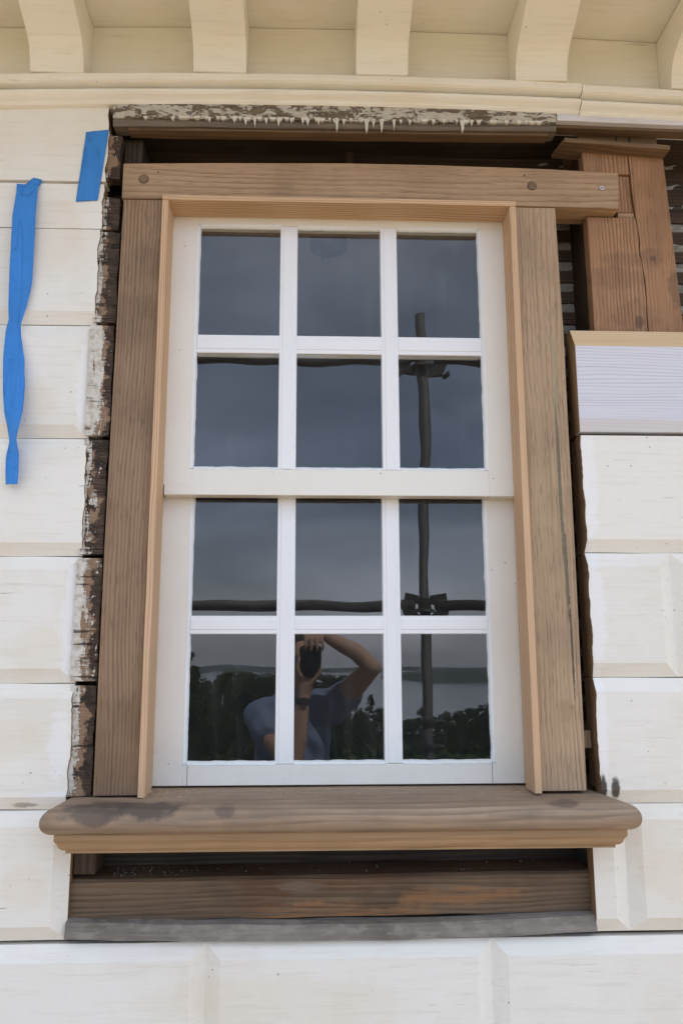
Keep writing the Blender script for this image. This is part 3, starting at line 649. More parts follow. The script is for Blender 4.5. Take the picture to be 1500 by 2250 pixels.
obj('rubble_dust', bm, plain('rubble', (.13, .105, .08), .9, .5, 90), None, kind='stuff')

# ================================================================ CORNICE
corn = thing('cornice', 'cream painted cornice with scrolled modillion blocks over the window', 'cornice', (0, -.1, 1.3))
def cy(pr): return [(y + .032, z * (1.732 + y) / (1.7 + y)) if y > -.6 else (y, z) for y, z in pr]
def bow(x): return -.027 * (x - .12) ** 2
xs_c = lin(XL, XR, 110)
def molding(x0, x1, dz, seed):
    n = max(8, int((x1 - x0) / .03)); xs = lin(x0, x1, n)
    fz = lambda x: bow(x) + dz
    # fillet over a half-round over a thin lip, one strip of wood
    pr = [(.015, 1.2575), (-.0445, 1.2575), (-.0485, 1.2610), (-.046, 1.2640)]
    pr += [(-.046 - .018 * math.sin(math.pi * t / 8), 1.2660 + .0270 * t / 8) for t in range(9)]
    pr += [(-.048, 1.2945), (-.068, 1.2955), (-.073, 1.2985), (-.073, 1.3145), (.015, 1.3145)]
    bm = NB(); extr_x(bm, cy(pr), xs, fz, .0007, seed)
    return obj('crown_molding', bm, M_CORN, corn)
molding(XL, .6300, 0, 2); molding(.6315, XR, -.0035, 6)
bm = NB(); extr_x(bm, cy([(-.020, 1.30), (-.020, 1.4790), (.0, 1.4790), (.0, 1.30)]), xs_c, bow); obj('fascia', bm, M_CORN, corn)
bm = NB(); extr_x(bm, [(-.300, 1.5090), (-.300, 1.53), (.05, 1.53), (.05, 1.5090)], xs_c, lambda x: bow(x) + .0006 * mnoise.noise(Vector((x * 8, 0, 0)))); obj('soffit_board', bm, M_CORN, corn)
bm = NB(); extr_x(bm, [(-.62, 1.5090), (-.62, 1.53), (-.3025, 1.53), (-.3025, 1.5090)], xs_c, bow); obj('soffit_board', bm, M_CORN, corn)
bm = NB(); extr_x(bm, [(-.70, 1.62), (-.69, 1.585), (-.67, 1.56), (-.645, 1.52), (-.645, 1.47), (-.62, 1.47), (-.62, 1.62)], xs_c, bow); obj('shadow_corona', bm, M_CORN, corn)  # unseen outer eave edge, added and set in depth to cast the sun shadow
mod_prof = [(-.0205, 1.3155), (-.078, 1.3155), (-.080, 1.330), (-.084, 1.350), (-.092, 1.368), (-.107, 1.382), (-.128, 1.392), (-.152, 1.401), (-.175, 1.412), (-.200, 1.425), (-.235, 1.434), (-.30, 1.438), (-.40, 1.440), (-.46, 1.446), (-.49, 1.462), (-.495, 1.4805), (-.0205, 1.4805)]
mods = [-.9450, -.5880, -.2165, .1590, .5335, .9020, 1.2700]
for i, xm in enumerate(mods):
    bm = NB(); w = .0605
    pr = [(y, min(z, 1.5085) + bow(xm)) for y, z in cy(mod_prof)]
    L = [bm.verts.new((xm - w, y, z)) for y, z in pr]; Rr = [bm.verts.new((xm + w, y, z)) for y, z in pr]
    bm.faces.new(L[::-1]); bm.faces.new(Rr); n = len(pr)
    for j in range(n): bm.faces.new((L[j], L[(j + 1) % n], Rr[(j + 1) % n], Rr[j]))
    es = [e for e in bm.edges if abs(e.verts[0].co.x - e.verts[1].co.x) < 1e-6]
    bmesh.ops.bevel(bm, geom=es, offset=.0012, segments=1, affect='EDGES')
    obj('modillion', bm, M_CORN, corn)
M_SHINGLE = plain('roof_shingle', (.10, .095, .09), .9, .3, 20)
rf = NB()
extr_x(rf, [(-.71, 1.625), (-.71, 1.645), (5.0, 5.25), (5.0, 5.2)], [XL, XR]); tag(obj('roof', rf, M_SHINGLE, None, loc=(0, 2, 3)), 'unseen roof slope above the cornice, added to cast the sun shadow', 'roof')  # out of view, added with the eave edge to shade the wall from the sun
bm = NB(); box(bm, XL, XR, .0405, .1895, 1.264, 1.62); obj('light_seal_plate', bm, M_DARKW, corn)  # unseen plate, enlarged to keep sky light from leaking into the cavity

# ================================================================ WINDOW
win = thing('window', 'twelve pane double hung sash window in new brown timber frame', 'window', (.066, 0, -.265))
bm = NB(); pts = [(-.4365, 1.0398), (-.4365, 1.1270), (-.2, 1.1335), (.0764, 1.1385), (.30, 1.1380), (.55, 1.1345), (.7185, 1.1285), (.7135, 1.0365), (.5655, 1.0385), (.05, 1.0400)]
prism(bm, pts, -.003, .070, .0012); wobble(bm, .0008, 6, 1, .07); head = obj('frame_head', bm, M_HEAD, win)
for (x, z, r_) in ((-.3885, 1.0884, .0102), (.511, 1.0905, .0098)):
    bm = NB(); disc(bm, (x, z), r_, -.0044, .01, 20); obj('peg', bm, M_PEG, head)
    bm = NB(); disc(bm, (x, z), r_ + .0011, -.0036, .008, 20); obj('peg_hole', bm, M_BLACK, head)
bm = NB(); disc(bm, (.6763, 1.0882), .0052, -.0046, .005, 16); scr = obj('screw', bm, M_SCREW, head)
bm = NB(); disc(bm, (.6763, 1.0882), .0020, -.0050, 0, 6); obj('screw_recess', bm, M_BLACK, head)
bm = NB(); prism(bm, [(-.4335, -.2660), (-.4355, .24), (-.4345, .75), (-.4330, 1.0385), (-.3425, 1.0385), (-.3425, -.2660)], 0, .14, .0012); wobble(bm, .0007, 5, 2, .09); obj('frame_jamb', bm, M_JAMBL, win, label='darker brown walnut coloured upright')
bm = NB(); prism(bm, [(.4685, -.2640), (.4685, 1.0375), (.5640, 1.0375), (.5668, .75), (.5662, .24), (.5635, -.2640)], 0, .14, .0012); wobble(bm, .0007, 5, 5, .09); obj('frame_jamb', bm, M_JAMBR, win, label='lighter tan oak upright with a grey crack line')
# pine stops
bm = NB(); box(bm, -.3425, -.3285, -.0135, .0590, -.2690, 1.0310, .0008); obj('pine_stop', bm, M_PINE_V, win)
bm = NB(); box(bm, .4535, .4680, -.0135, .0590, -.2670, 1.0310, .0008); obj('pine_stop', bm, M_PINE_V, win)
bm = NB(); box(bm, -.3425, .4680, -.0138, .0590, 1.0318, 1.0440, .0008); obj('pine_stop', bm, M_PINE_H, win)
for (x0, x1) in ((-.3424, -.3345), (.4620, .4679)):
    bm = NB(); box(bm, x0, x1, .0600, .0960, -.2640, .3840, .0006); obj('parting_strip', bm, M_PINE_V, win)
# sashes
GA = 1.0
GX = [(-.2655, -.0755), (-.0372, .1610), (.1980, .3930)]
UG = [(.7385, 1.0085), (.4265, .6965)]; LG = [(.0955, .3820), (-.2140, .0575)]
def sash(name, x0, x1, z0, z1, yf, gx, gz, zl, th=.035, seed=0, horn=False):
    s = NB()
    gl, gr = gx[0][0], gx[-1][1]; gt, gb = gz[0][1], gz[-1][0]
    box(s, x0, gl - .006, yf, yf + th, z0 if not horn else .3835, z1, .0012); root = obj(name, s, M_SASH, win)
    bm = NB(); box(bm, gr + .006, x1, yf, yf + th, z0, z1, .0012); obj('stile', bm, M_SASH, root)
    bm = NB(); box(bm, gl - .0062, gr + .0062, yf + .0002, yf + th, gt + .006, z1, .0010); obj('top_rail', bm, M_SASH, root)
    bm = NB(); box(bm, gl - .0062 if not horn else x0 + .011, gr + .0062, yf + .0002, yf + th, z0, gb - .0065, .0012)
    if horn: pass
    obj('bottom_rail', bm, M_SASH, root)
    # vertical bars, full height; level bars between them: flat face with a narrow raised centre step
    ym = yf + .0012
    for (a, b) in zip(gx, gx[1:]):
        bm = NB(); box(bm, a[1] - .001, b[0] + .001, ym + .0016, yf + th - .002, gb - .006, gt + .006, .0012)
        box(bm, a[1] + .0065, b[0] - .0075, ym, ym + .01, gb - .0055, gt + .0055, .0010); obj('muntin', bm, M_MUNT, root)
    for (hi, lo) in zip(gz, gz[1:]):
        for (a, b) in gx:
            bm = NB(); box(bm, a - .0005, b + .0005, ym + .0022, yf + th - .002, lo[1] - .001, hi[0] + .001, .0012)
            box(bm, a + .0002, b - .0002, ym + .0006, ym + .01, lo[1] + .0085, hi[0] - .0065, .0010); obj('muntin', bm, M_MUNT, root)
    # panes: slightly wavy old glass
    for r_, (zb, zt) in enumerate(gz):
        for c_, (xa, xb) in enumerate(gx):
            bm = NB(); nx, nz_ = 22, 28; yb = yf + .0085; rows = []
            k = seed + r_ * 3 + c_
            def wave(u, w): return GA * (.00017 if seed == 0 else .00014 if r_ == 0 else .00008) * mnoise.noise(Vector((u * 2.3 + k * 7, w * 2.9, k)))
            lean = -.0075 if r_ == 0 and seed == 0 else .0002 * math.sin(k * 2.1)
            for j in range(nz_ + 1):
                w = j / nz_; z = zb - .005 + (zt - zb + .010) * w; row = []
                for i in range(nx + 1):
                    u = i / nx; x = xa - .005 + (xb - xa + .010) * u
                    flat = (wave(0, 0) * (1 - u) * (1 - w) + wave(1, 0) * u * (1 - w) + wave(0, 1) * (1 - u) * w + wave(1, 1) * u * w)
                    row.append(bm.verts.new((x, yb + wave(u, w) - flat + lean * (z - (zb + zt) / 2), z)))
                rows.append(row)
            fr = []
            for j in range(nz_):
                for i in range(nx): bm.faces.new((rows[j][i], rows[j][i + 1], rows[j + 1][i + 1], rows[j + 1][i]))
            obj('pane', bm, M_GLASS, root, True, recalc=False)
    # putty run round the outer edge of the glass, uneven by hand
    bm = NB()
    def bead(p0, p1, inward, w, amp, sd):
        n = max(10, int((Vector(p1) - Vector(p0)).length / .004)); A = []
        for i in range(n + 1):
            t = i / n; x = p0[0] + (p1[0] - p0[0]) * t; z = p0[1] + (p1[1] - p0[1]) * t
            q = Vector((x * 30 + sd, z * 30, sd)); j1 = .65 * amp * (mnoise.noise(q) + .5 * mnoise.noise(q * 3.3)); j0 = amp * .5 * mnoise.noise(q * .8 + Vector((50, 0, 0)))
            ox, oz = x - inward[0] * (.0085 + j0), z - inward[1] * (.0085 + j0); ix, iz = x + inward[0] * (w + j1), z + inward[1] * (w + j1)
            A.append([bm.verts.new((ox, yf + .0004, oz)), bm.verts.new((ox * .72 + ix * .28, yf - .0006 + .0008 * mnoise.noise(q * 2), oz * .72 + iz * .28)), bm.verts.new((ix, yf + .0078, iz)), bm.verts.new((ix, yf + .0125, iz)), bm.verts.new((ox, yf + .0125, oz))])
        for a, b in zip(A, A[1:]):
            for k in range(5): bm.faces.new((a[k], a[(k + 1) % 5], b[(k + 1) % 5], b[k]))
        bm.faces.new(A[0][::-1]); bm.faces.new(A[-1])
    bead((gl, gb - .006), (gl, gt + .006), (1, 0), .0015, .0022, 1 + seed); bead((gr, gb - .006), (gr, gt + .006), (-1, 0), .0015, .0022, 2 + seed)
    for c_, (xa, xb) in enumerate(gx):
        bead((xa, gb), (xb, gb), (0, 1), .0010, .0020, 5 + c_ + seed); bead((xa, gt), (xb, gt), (0, -1), .0012, .0016, 9 + c_ + seed)
    obj('putty', bm, M_PUTTY, root, True)
    return root
us = sash('upper_sash', -.3385, .4680, .3610, 1.0620, .0600, GX, UG, None, seed=0, horn=True)
ls = sash('lower_sash', -.3400, .4700, -.2630, .4200, .0970, GX, LG, None, seed=6)
# joint lines of the bottom rail (tenoned stiles) and nail marks
bm = NB()
for (x, z, y) in ((-.262, -.2402, .0964), (.392, -.2402, .0964)): box(bm, x - .0004, x + .0004, y + .0003, y + .004, -.262, -.2205)
obj('rail_joint', bm, M_BLACK, ls)
bm = NB()
for (px, py, y) in ((322, 352, -.0034), (348, 378, -.0034), (1151, 385, -.0034)): disc(bm, W(px, py, y), .0017, y - .0004, .01, 8)
obj('nail_holes', bm, M_BLACK, head)
# interior
room = NB()
def quad(bm, *p): bm.faces.new([bm.verts.new(v) for v in p])
quad(room, (-2.2, .19, 1.355), (2.4, .19, 1.355), (2.4, 4, 1.355), (-2.2, 4, 1.355)); obj('room_ceiling', room, plain('ceiling_white', (.60, .59, .56), .9, .05, 3), None, kind='structure')
room = NB(); quad(room, (-2.2, 4, -1.6), (2.4, 4, -1.6), (2.4, 4, 1.355), (-2.2, 4, 1.355)); quad(room, (-2.2, .19, -1.6), (-2.2, 4, -1.6), (-2.2, 4, 1.355), (-2.2, .19, 1.355)); quad(room, (2.4, .19, -1.6), (2.4, 4, -1.6), (2.4, 4, 1.355), (2.4, .19, 1.355))
for (a, b, c, d) in ((-2.2, -.352, -1.6, 1.355), (.478, 2.4, -1.6, 1.355), (-.352, .478, -1.6, -.28), (-.352, .478, 1.06, 1.355)): quad(room, (a, 0.1905, c), (b, 0.1905, c), (b, 0.1905, d), (a, 0.1905, d))
obj('room_wall', room, M_ROOM, None, kind='structure')
room = NB(); quad(room, (-2.2, .19, -1.6), (2.4, .19, -1.6), (2.4, 4, -1.6), (-2.2, 4, -1.6)); obj('room_floor', room, M_FLOOR, None, kind='structure')
sd = thing('smoke_detector', 'round dark smoke detector on the ceiling behind the top middle pane', 'smoke detector', (.0525, .755, 1.354))
M_SD = plain('detector_plastic', (.035, .03, .026), .5, .2)
bm = NB()
tube(bm, (.0525, .755, 1.3545), (.0525, .755, 1.335), .064, 32, .060); tube(bm, (.0525, .755, 1.335), (.0525, .755, 1.322), .050, 32, .036); obj('detector_body', bm, M_SD, sd, True)
bm = NB(); tube(bm, (.03, .735, 1.335), (.032, .735, 1.29), .0012, 6); bmesh.ops.create_uvsphere(bm, u_segments=8, v_segments=6, radius=.005, matrix=Matrix.Translation((.032, .735, 1.287))); obj('pull_chain', bm, M_SD, sd)
# sill
bm = NB(); xl, xr = -.5030, .6330
prof = []
box(bm, xl, xr, -.1050, .1350, -.3230, -.2660)
for v in bm.verts:
    if v.co.y < 0 and v.co.z > -.28: v.co.z -= .0085
es = [e for e in bm.edges if all(v.co.y < -.09 for v in e.verts) and abs(e.verts[0].co.x - e.verts[1].co.x) > .1]
es += [e for e in bm.edges if abs(e.verts[0].co.x - e.verts[1].co.x) < 1e-5 and abs(e.verts[0].co.y - e.verts[1].co.y) > .1]
bmesh.ops.bevel(bm, geom=es, offset=.0235, segments=7, profile=.5, affect='EDGES')
es = [e for e in bm.edges if e.calc_length() > .4]; bmesh.ops.subdivide_edges(bm, edges=es, cuts=24)
for v in bm.verts:   # behind the wall face the sill is cut back to fit between the plank ends
    if v.co.y > -.001: v.co.x = max(-.4730, min(.5680, v.co.x))
    v.co.z += .0008 * mnoise.noise(Vector((v.co.x * 6, v.co.y * 9, 4)))
# horns run square along the wall to the plank face
sill = obj('sill', bm, M_SILL, win, True)
for p in sill.data.polygons: p.use_smooth = abs(p.normal.z) < .97 and p.area < .02
bm = NB(); xl2, xr2, yf2 = xl + .022, xr - .022, -.0830
pr = [(0, -.3232), (0, -.3345)] + [(.004 + .014 * (1 - math.cos(t * math.pi / 10)), -.3345 - .020 * math.sin(t * math.pi / 10)) for t in range(1, 6)] + [(.0185, -.3590), (.0185, -.3600)]
rings = []
for (o_, z) in pr:
    xsA = lin(xl2 + o_, xr2 - o_, 30)
    rings.append([bm.verts.new((xl2 + o_, .028, z))] + [bm.verts.new((x, yf2 + o_, z)) for x in xsA] + [bm.verts.new((xr2 - o_, .028, z))])
for a, b in zip(rings, rings[1:]):
    for j in range(len(a) - 1): bm.faces.new((a[j], a[j + 1], b[j + 1], b[j]))
bm.faces.new(rings[-1]); bm.faces.new(rings[0][::-1])
cv = obj('cove_molding', bm, M_COVE, win)
# sawdust on the sill
bm = NB()
M_SAW = plain('sawdust', (.55, .40, .25), .9, .2, 200)
for k in range(420):
    x = -.34 + .8 * rnd.random(); x = x if k % 3 else -.335 + .10 * rnd.random() ** 2
    y = -.02 + .10 * rnd.random() ** .7; s = .0006 + .0012 * rnd.random()
    z = -.2655 - max(0, (.135 - y)) * .0354 + .0002
    a = rnd.random() * 6.28; dx, dy = math.cos(a) * s * 2, math.sin(a) * s * 2
    v = [bm.verts.new((x - dx, y - dy, z + .0002)), bm.verts.new((x + dy * .4, y - dx * .4, z + .0002)), bm.verts.new((x + dx, y + dy, z + .0002)), bm.verts.new((x, y, z + .0008 + s * .4))]
    bm.faces.new((v[0], v[1], v[3])); bm.faces.new((v[1], v[2], v[3])); bm.faces.new((v[2], v[0], v[3]))
obj('sawdust', bm, M_SAW, None, kind='stuff')

# ================================================================ TAPE
def ribbon(stations, thick=.0004, n_w=12):
    """stations: (x, y, z, half width, twist angle) -> a creased strip"""
    bm = NB(); rows = []
    for (x, y, z, hw, tw) in stations:
        row = []
        for j in range(n_w + 1):
            t = j / n_w * 2 - 1
            row.append(bm.verts.new((x + hw * t * math.cos(tw), y + hw * t * math.sin(tw) - .0022 * (1 - t * t) * math.sin(z * 40) - .0026 * abs(mnoise.noise(Vector((t * 1.6 + z * 9, z * 14, 5)))) - .0012 * abs(mnoise.noise(Vector((t * 3 - z * 22, z * 40, 9)))), z + .0022 * mnoise.noise(Vector((t, z * 30, 0))))))
        rows.append(row)
    for a, b in zip(rows, rows[1:]):
        for j in range(n_w): bm.faces.new((a[j], a[j + 1], b[j + 1], b[j]))
    r = bmesh.ops.extrude_face_region(bm, geom=list(bm.faces)); bmesh.ops.translate(bm, verts=[g for g in r['geom'] if isinstance(g, bmesh.types.BMVert)], vec=(0, thick, 0))
    return bm
(a0, a1), (b0, b1), (c0, c1), (d0, d1) = W(190, 290, -.002), W(240, 285, -.002), W(215, 440, -.002), W(167, 443, -.002)
bm = NB(); rows = []
for i in range(31):
    t = i / 30; row = []
    for j in range(9):
        u = j / 8; xa, za = a0 + (d0 - a0) * t, a1 + (d1 - a1) * t; xb, zb = b0 + (c0 - b0) * t, b1 + (c1 - b1) * t
        ridge_ = .0011 * math.exp(-((t - .29) / .018) ** 2) + .0009 * math.exp(-((t - .83) / .018) ** 2)
        tear = (.0012 * mnoise.noise(Vector((u * 9, t, 0)))) if i in (0, 30) else 0
        row.append(bm.verts.new((xa + (xb - xa) * u, -.0024 - ridge_ - .0006 * mnoise.noise(Vector((u * 3, t * 9, 1))), za + (zb - za) * u + tear)))
    rows.append(row)
for a, b in zip(rows, rows[1:]):
    for j in range(8): bm.faces.new((a[j], a[j + 1], b[j + 1], b[j]))
r = bmesh.ops.extrude_face_region(bm, geom=list(bm.faces)); bmesh.ops.translate(bm, verts=[g for g in r['geom'] if isinstance(g, bmesh.types.BMVert)], vec=(0, .0008, 0))
tag(obj('tape_strip', bm, M_TAPE, None, True, loc=(-.51, 0, 1.12)), 'short flat strip of blue masking tape stuck near the top left plank end', 'tape', 'blue masking tape strips')
st = []
ctrl = [(62, 405, .024, .0, -.006), (60, 428, .023, .1, -.010), (54, 480, .0245, .15, -.014), (50, 560, .0240, .25, -.018), (47, 620, .0235, .5, -.020), (40, 672, .0200, .75, -.022), (34, 708, .0155, 1.0, -.022), (31, 735, .0170, .75, -.022), (32, 790, .0215, .35, -.022), (32, 850, .0225, .1, -.022), (31, 905, .0215, -.2, -.021), (31, 940, .0190, -.6, -.020), (30, 968, .0160, -.8, -.018), (29, 1000, .0180, -.45, -.017), (28, 1040, .0160, -.3, -.016), (27, 1068, .0135, -.2, -.016)]
for k in range(len(ctrl) - 1):
    for s in range(9):
        t = s / 9; c = [p + (q - p) * t for p, q in zip(ctrl[k], ctrl[k + 1])]; x, z = W(c[0], c[1], c[4] - .002); st.append((x, c[4] - .004, z, c[2], c[3]))
tp = ribbon(st)
hang = tag(obj('tape_strip', tp, M_TAPE, None, True, loc=(-.64, 0, .75)), 'long twisted strip of blue masking tape hanging loose down the left siding', 'tape', 'blue masking tape strips')
fl = []
for (px, py, hw, tw, y) in ((84, 392, .009, .5, -.004), (80, 398, .012, .5, -.007), (72, 408, .013, .4, -.013), (62, 420, .011, .3, -.016), (54, 430, .008, .2, -.015)):
    x, z = W(px, py, y); fl.append((x, y, z, hw, tw))
bm = ribbon(fl, n_w=4); bm2 = obj('folded_end', bm, M_TAPE, hang, True)

# ================================================================ SCAFFOLD behind the camera
M_TUBE = plain('galvanised_tube', (.060, .062, .066), .6, .35, 40, .3, .3, .3)
M_CPL = plain('coupler_iron', (.035, .035, .037), .65, .35, 60, .3)
M_PLANK = wood('scaffold_plank', (.20, .14, .08), (.34, .25, .155), (.42, .32, .2), 0)
sf = thing('scaffolding', 'dark tube scaffolding with couplers reflected in the window panes', 'scaffolding', (.5, -2.05, -5.6))
YS = -2.05; DV = 2 * .105 - YS     # depth at which the mirror image appears
xu = W(930, 1100, DV)[0]
ztop = W(913, 720, DV)[1]; zl1 = W(700, 803, DV)[1]; zl2 = W(700, 1331, DV)[1]
for (x, y, zt) in ((xu, YS, ztop), (-1.75, YS, 1.75), (2.35, YS, 1.75), (-1.75, -.85, 1.2), (2.35, -.85, 1.2)):
    bm = NB(); tube(bm, (x, y, -5.6), (x, y, zt), .0262, 16); obj('upright', bm, M_TUBE, sf, True)
for z in (zl1, zl2, -1.70):
    for (xa, xb) in ((-1.75, xu), (xu, 2.35)):
        bm = NB(); tube(bm, (xa + .05, YS, z), (xb - .05, YS, z), .0255, 14); obj('ledger', bm, M_TUBE, sf, True)
bm = NB(); tube(bm, (-1.75, -.85, -1.70), (2.35, -.85, -1.70), .0255, 14); obj('ledger', bm, M_TUBE, sf, True)
for x in (-1.75, 2.35):
    bm = NB(); tube(bm, (x, YS, -1.70), (x, -.85, -1.70), .0255, 14); obj('transom', bm, M_TUBE, sf, True)
def coupler(x, z, cup=True):
    # ring on the upright and a wedge head plate on either side gripping the ledgers
    bm = NB(); tube(bm, (x, YS, z - .035), (x, YS, z - .022), .052, 18, .046); tube(bm, (x, YS, z - .022), (x, YS, z + .03), .033, 18); c = obj('coupler', bm, M_CPL, sf)
    for s in (-1, 1):
        bm = NB()
        pts = [(x + s * .030, z + .045), (x + s * .105, z + .062), (x + s * .110, z + .018), (x + s * .118, z - .030), (x + s * .100, z - .072), (x + s * .028, z - .075), (x + s * .030, z - .050), (x + s * .072, z - .012), (x + s * .030, z + .006)]
        if s < 0: pts = pts[::-1]
        prism(bm, pts, YS - .014, YS + .014, 0); obj('wedge_head', bm, M_CPL, c)
        bm = NB(); tube(bm, (x + s * .112, YS - .02, z - .074), (x + s * .125, YS + .02, z - .074), .012, 8); obj('wedge_pin', bm, M_CPL, c)
coupler(xu, zl1); coupler(xu, zl2)
zlow = W(958, 1588, DV)[1]; zlow2 = W(958, 1640, DV)[1]
for z in (zlow, zlow2):
    bm = NB(); tube(bm, (xu, YS, z - .012), (xu, YS, z + .012), .034, 16); tube(bm, (xu + .02, YS, z), (xu + .075, YS, z), .011, 8); obj('collar', bm, M_CPL, sf)
for k in range(5):
    bm = NB(); y0 = -2.0 + k * .231; box(bm, -2.1, 2.6, y0, y0 + .225, -1.668, -1.630, .003); obj('platform_plank', bm, M_PLANK, sf)

# ================================================================ PERSON and CAMERA
M_SKIN = Mat('skin'); _n = M_SKIN.noise(M_SKIN.pos, 35, 4, .6); M_SKIN = M_SKIN.done(M_SKIN.mix(_n, (.46, .295, .225), (.57, .395, .315)), .5, M_SKIN.bump(_n, .1, .001), .3, Subsurface__Weight=.08)
M_SHIRT = Mat('blue_shirt'); _n = M_SHIRT.noise(M_SHIRT.pos, 14, 4, .6); M_SHIRT = M_SHIRT.done(M_SHIRT.mix(_n, (.165, .22, .36), (.225, .29, .45)), .8, M_SHIRT.bump(M_SHIRT.noise(M_SHIRT.map(M_SHIRT.pos, (1, 1, .25)), 26, 3, .5), .6, .02), .2)
M_HAIR = plain('dark_hair', (.022, .015, .011), .5, .3, 90)
M_TROUS = plain('dark_trousers', (.03, .032, .045), .85, .3, 30)
M_SHOE = plain('brown_shoe', (.07, .045, .03), .6, .3, 30)
M_CAM = plain('black_camera_body', (.012, .012, .013), .5, .3, 120)
M_RUB = plain('black_rubber', (.009, .009, .009), .7, .3, 120)
def skin(nodes, edges, sub=1):
    """skeleton with a radius at each joint -> overlapping tapered limbs, fused later by remesh()"""
    bm = NB()
    for k, (p, r) in nodes.items():
        rx, ry = r if isinstance(r, tuple) else (r, r); rz = min(rx, ry)
        g = bmesh.ops.create_uvsphere(bm, u_segments=20, v_segments=12, radius=1)
        for v in g['verts']: v.co = Vector((v.co.x * rx, v.co.y * ry, v.co.z * rz)) + p
    for a, b in edges:
        (p, r), (q, t) = nodes[a], nodes[b]; r = r if isinstance(r, tuple) else (r, r); t = t if isinstance(t, tuple) else (t, t)
        A = []; B = []; ax = (q - p).normalized()
        if abs(ax.z) > .75: ex, ey = Vector((1, 0, 0)), Vector((0, 1, 0))
        else:
            ex = ax.cross(Vector((0, 0, 1))).normalized(); ey = ax.cross(ex).normalized()
        if abs(ax.z) <= .75: r = (min(r),) * 2; t = (min(t),) * 2
        for i in range(20):
            c, s_ = math.cos(i * math.pi / 10), math.sin(i * math.pi / 10)
            A.append(bm.verts.new(p + ex * c * r[0] + ey * s_ * r[1])); B.append(bm.verts.new(q + ex * c * t[0] + ey * s_ * t[1]))
        for i in range(20): bm.faces.new((A[i], A[(i + 1) % 20], B[(i + 1) % 20], B[i]))
        bm.faces.new(A[::-1]); bm.faces.new(B)
    bmesh.ops.recalc_face_normals(bm, faces=bm.faces)
    return bm
def merge(dst, src):
    me = bpy.data.meshes.new('t'); src.to_mesh(me); src.free(); dst.from_mesh(me); bpy.data.meshes.remove(me); return dst
def remesh(bm, voxel, smooth=4):
    me = bpy.data.meshes.new('r'); bm.to_mesh(me); bm.free(); o = bpy.data.objects.new('r', me); COL.objects.link(o)
    m = o.modifiers.new('r', 'REMESH'); m.mode = 'VOXEL'; m.voxel_size = voxel
    s = o.modifiers.new('s', 'SMOOTH'); s.iterations = smooth; s.factor = .5
    m2 = bpy.data.meshes.new_from_object(o.evaluated_get(bpy.context.evaluated_depsgraph_get())); bpy.data.objects.remove(o)
    out = NB(); out.from_mesh(m2); bpy.data.meshes.remove(m2); return out
person = thing('person', 'person in a blue short sleeved shirt photographing the window, seen in its panes', 'person', (-.09, -2.0, -1.63))
V = Vector
J = {'pelvis': (V((-.09, -2.02, -.72)), (.165, .115)), 'waist': (V((-.09, -2.02, -.55)), (.155, .11)), 'chest': (V((-.085, -2.02, -.38)), (.165, .115)), 'upper': (V((-.075, -2.01, -.25)), (.125, .09)),
     'neck': (V((-.055, -1.985, -.15)), .055), 'skull': (V((-.045, -1.965, -.06)), .058),
     'shR': (V((.105, -1.985, -.215)), .066), 'uaR': (V((.190, -1.87, -.125)), .053), 'elR': (V((.270, -1.755, -.033)), .040), 'faR': (V((.200, -1.765, .035)), .037), 'wrR': (V((.085, -1.785, .095)), .027),
     'shL': (V((-.238, -1.985, -.255)), .064), 'uaL': (V((-.175, -1.87, -.35)), .052), 'elL': (V((-.085, -1.765, -.455)), .044), 'faL': (V((-.055, -1.760, -.34)), .041), 'wrL': (V((-.030, -1.750, -.170)), .027),
     'hipR': (V((.0, -2.02, -.80)), .10), 'knR': (V((.02, -1.99, -1.20)), .062), 'anR': (V((.03, -2.03, -1.56)), .042), 'hipL': (V((-.18, -2.02, -.80)), .10), 'knL': (V((-.20, -1.99, -1.20)), .062), 'anL': (V((-.21, -2.03, -1.56)), .042)}
E_ = [('pelvis', 'waist'), ('waist', 'chest'), ('chest', 'upper'), ('upper', 'neck'), ('neck', 'skull'), ('upper', 'shR'), ('shR', 'uaR'), ('uaR', 'elR'), ('elR', 'faR'), ('faR', 'wrR'), ('upper', 'shL'), ('shL', 'uaL'), ('uaL', 'elL'), ('elL', 'faL'), ('faL', 'wrL'),
      ('pelvis', 'hipR'), ('hipR', 'knR'), ('knR', 'anR'), ('pelvis', 'hipL'), ('hipL', 'knL'), ('knL', 'anL')]
body = skin(J, E_, 2)
def chain(pts, rads):
    n = {('p%d' % i): (V(p), r) for i, (p, r) in enumerate(zip(pts, rads))}
    return skin(n, [('p%d' % i, 'p%d' % (i + 1)) for i in range(len(pts) - 1)], 2)
# right hand over the upright grip: knuckles in a row along the top, fingers curling down in front
merge(body, chain([(.085, -1.785, .095), (.055, -1.785, .103), (.02, -1.778, .104)], [(.027, .021), (.034, .019), (.034, .015)]))
for (x, tip, l) in ((.046, .052, 1.0), (.022, .026, 1.1), (-.002, -.001, 1.05), (-.026, -.028, .9)):
    merge(body, chain([(x * .8 + .014, -1.782, .104), (x, -1.762, .104), (x + .001, -1.741, .092), (tip, -1.735, .092 - .026 * l), (tip + .001, -1.738, .092 - .046 * l)], [.011, .0105, .0095, .0085, .0072]))
merge(body, chain([(.05, -1.80, .10), (.025, -1.825, .082), (.012, -1.832, .055)], [.012, .011, .009]))
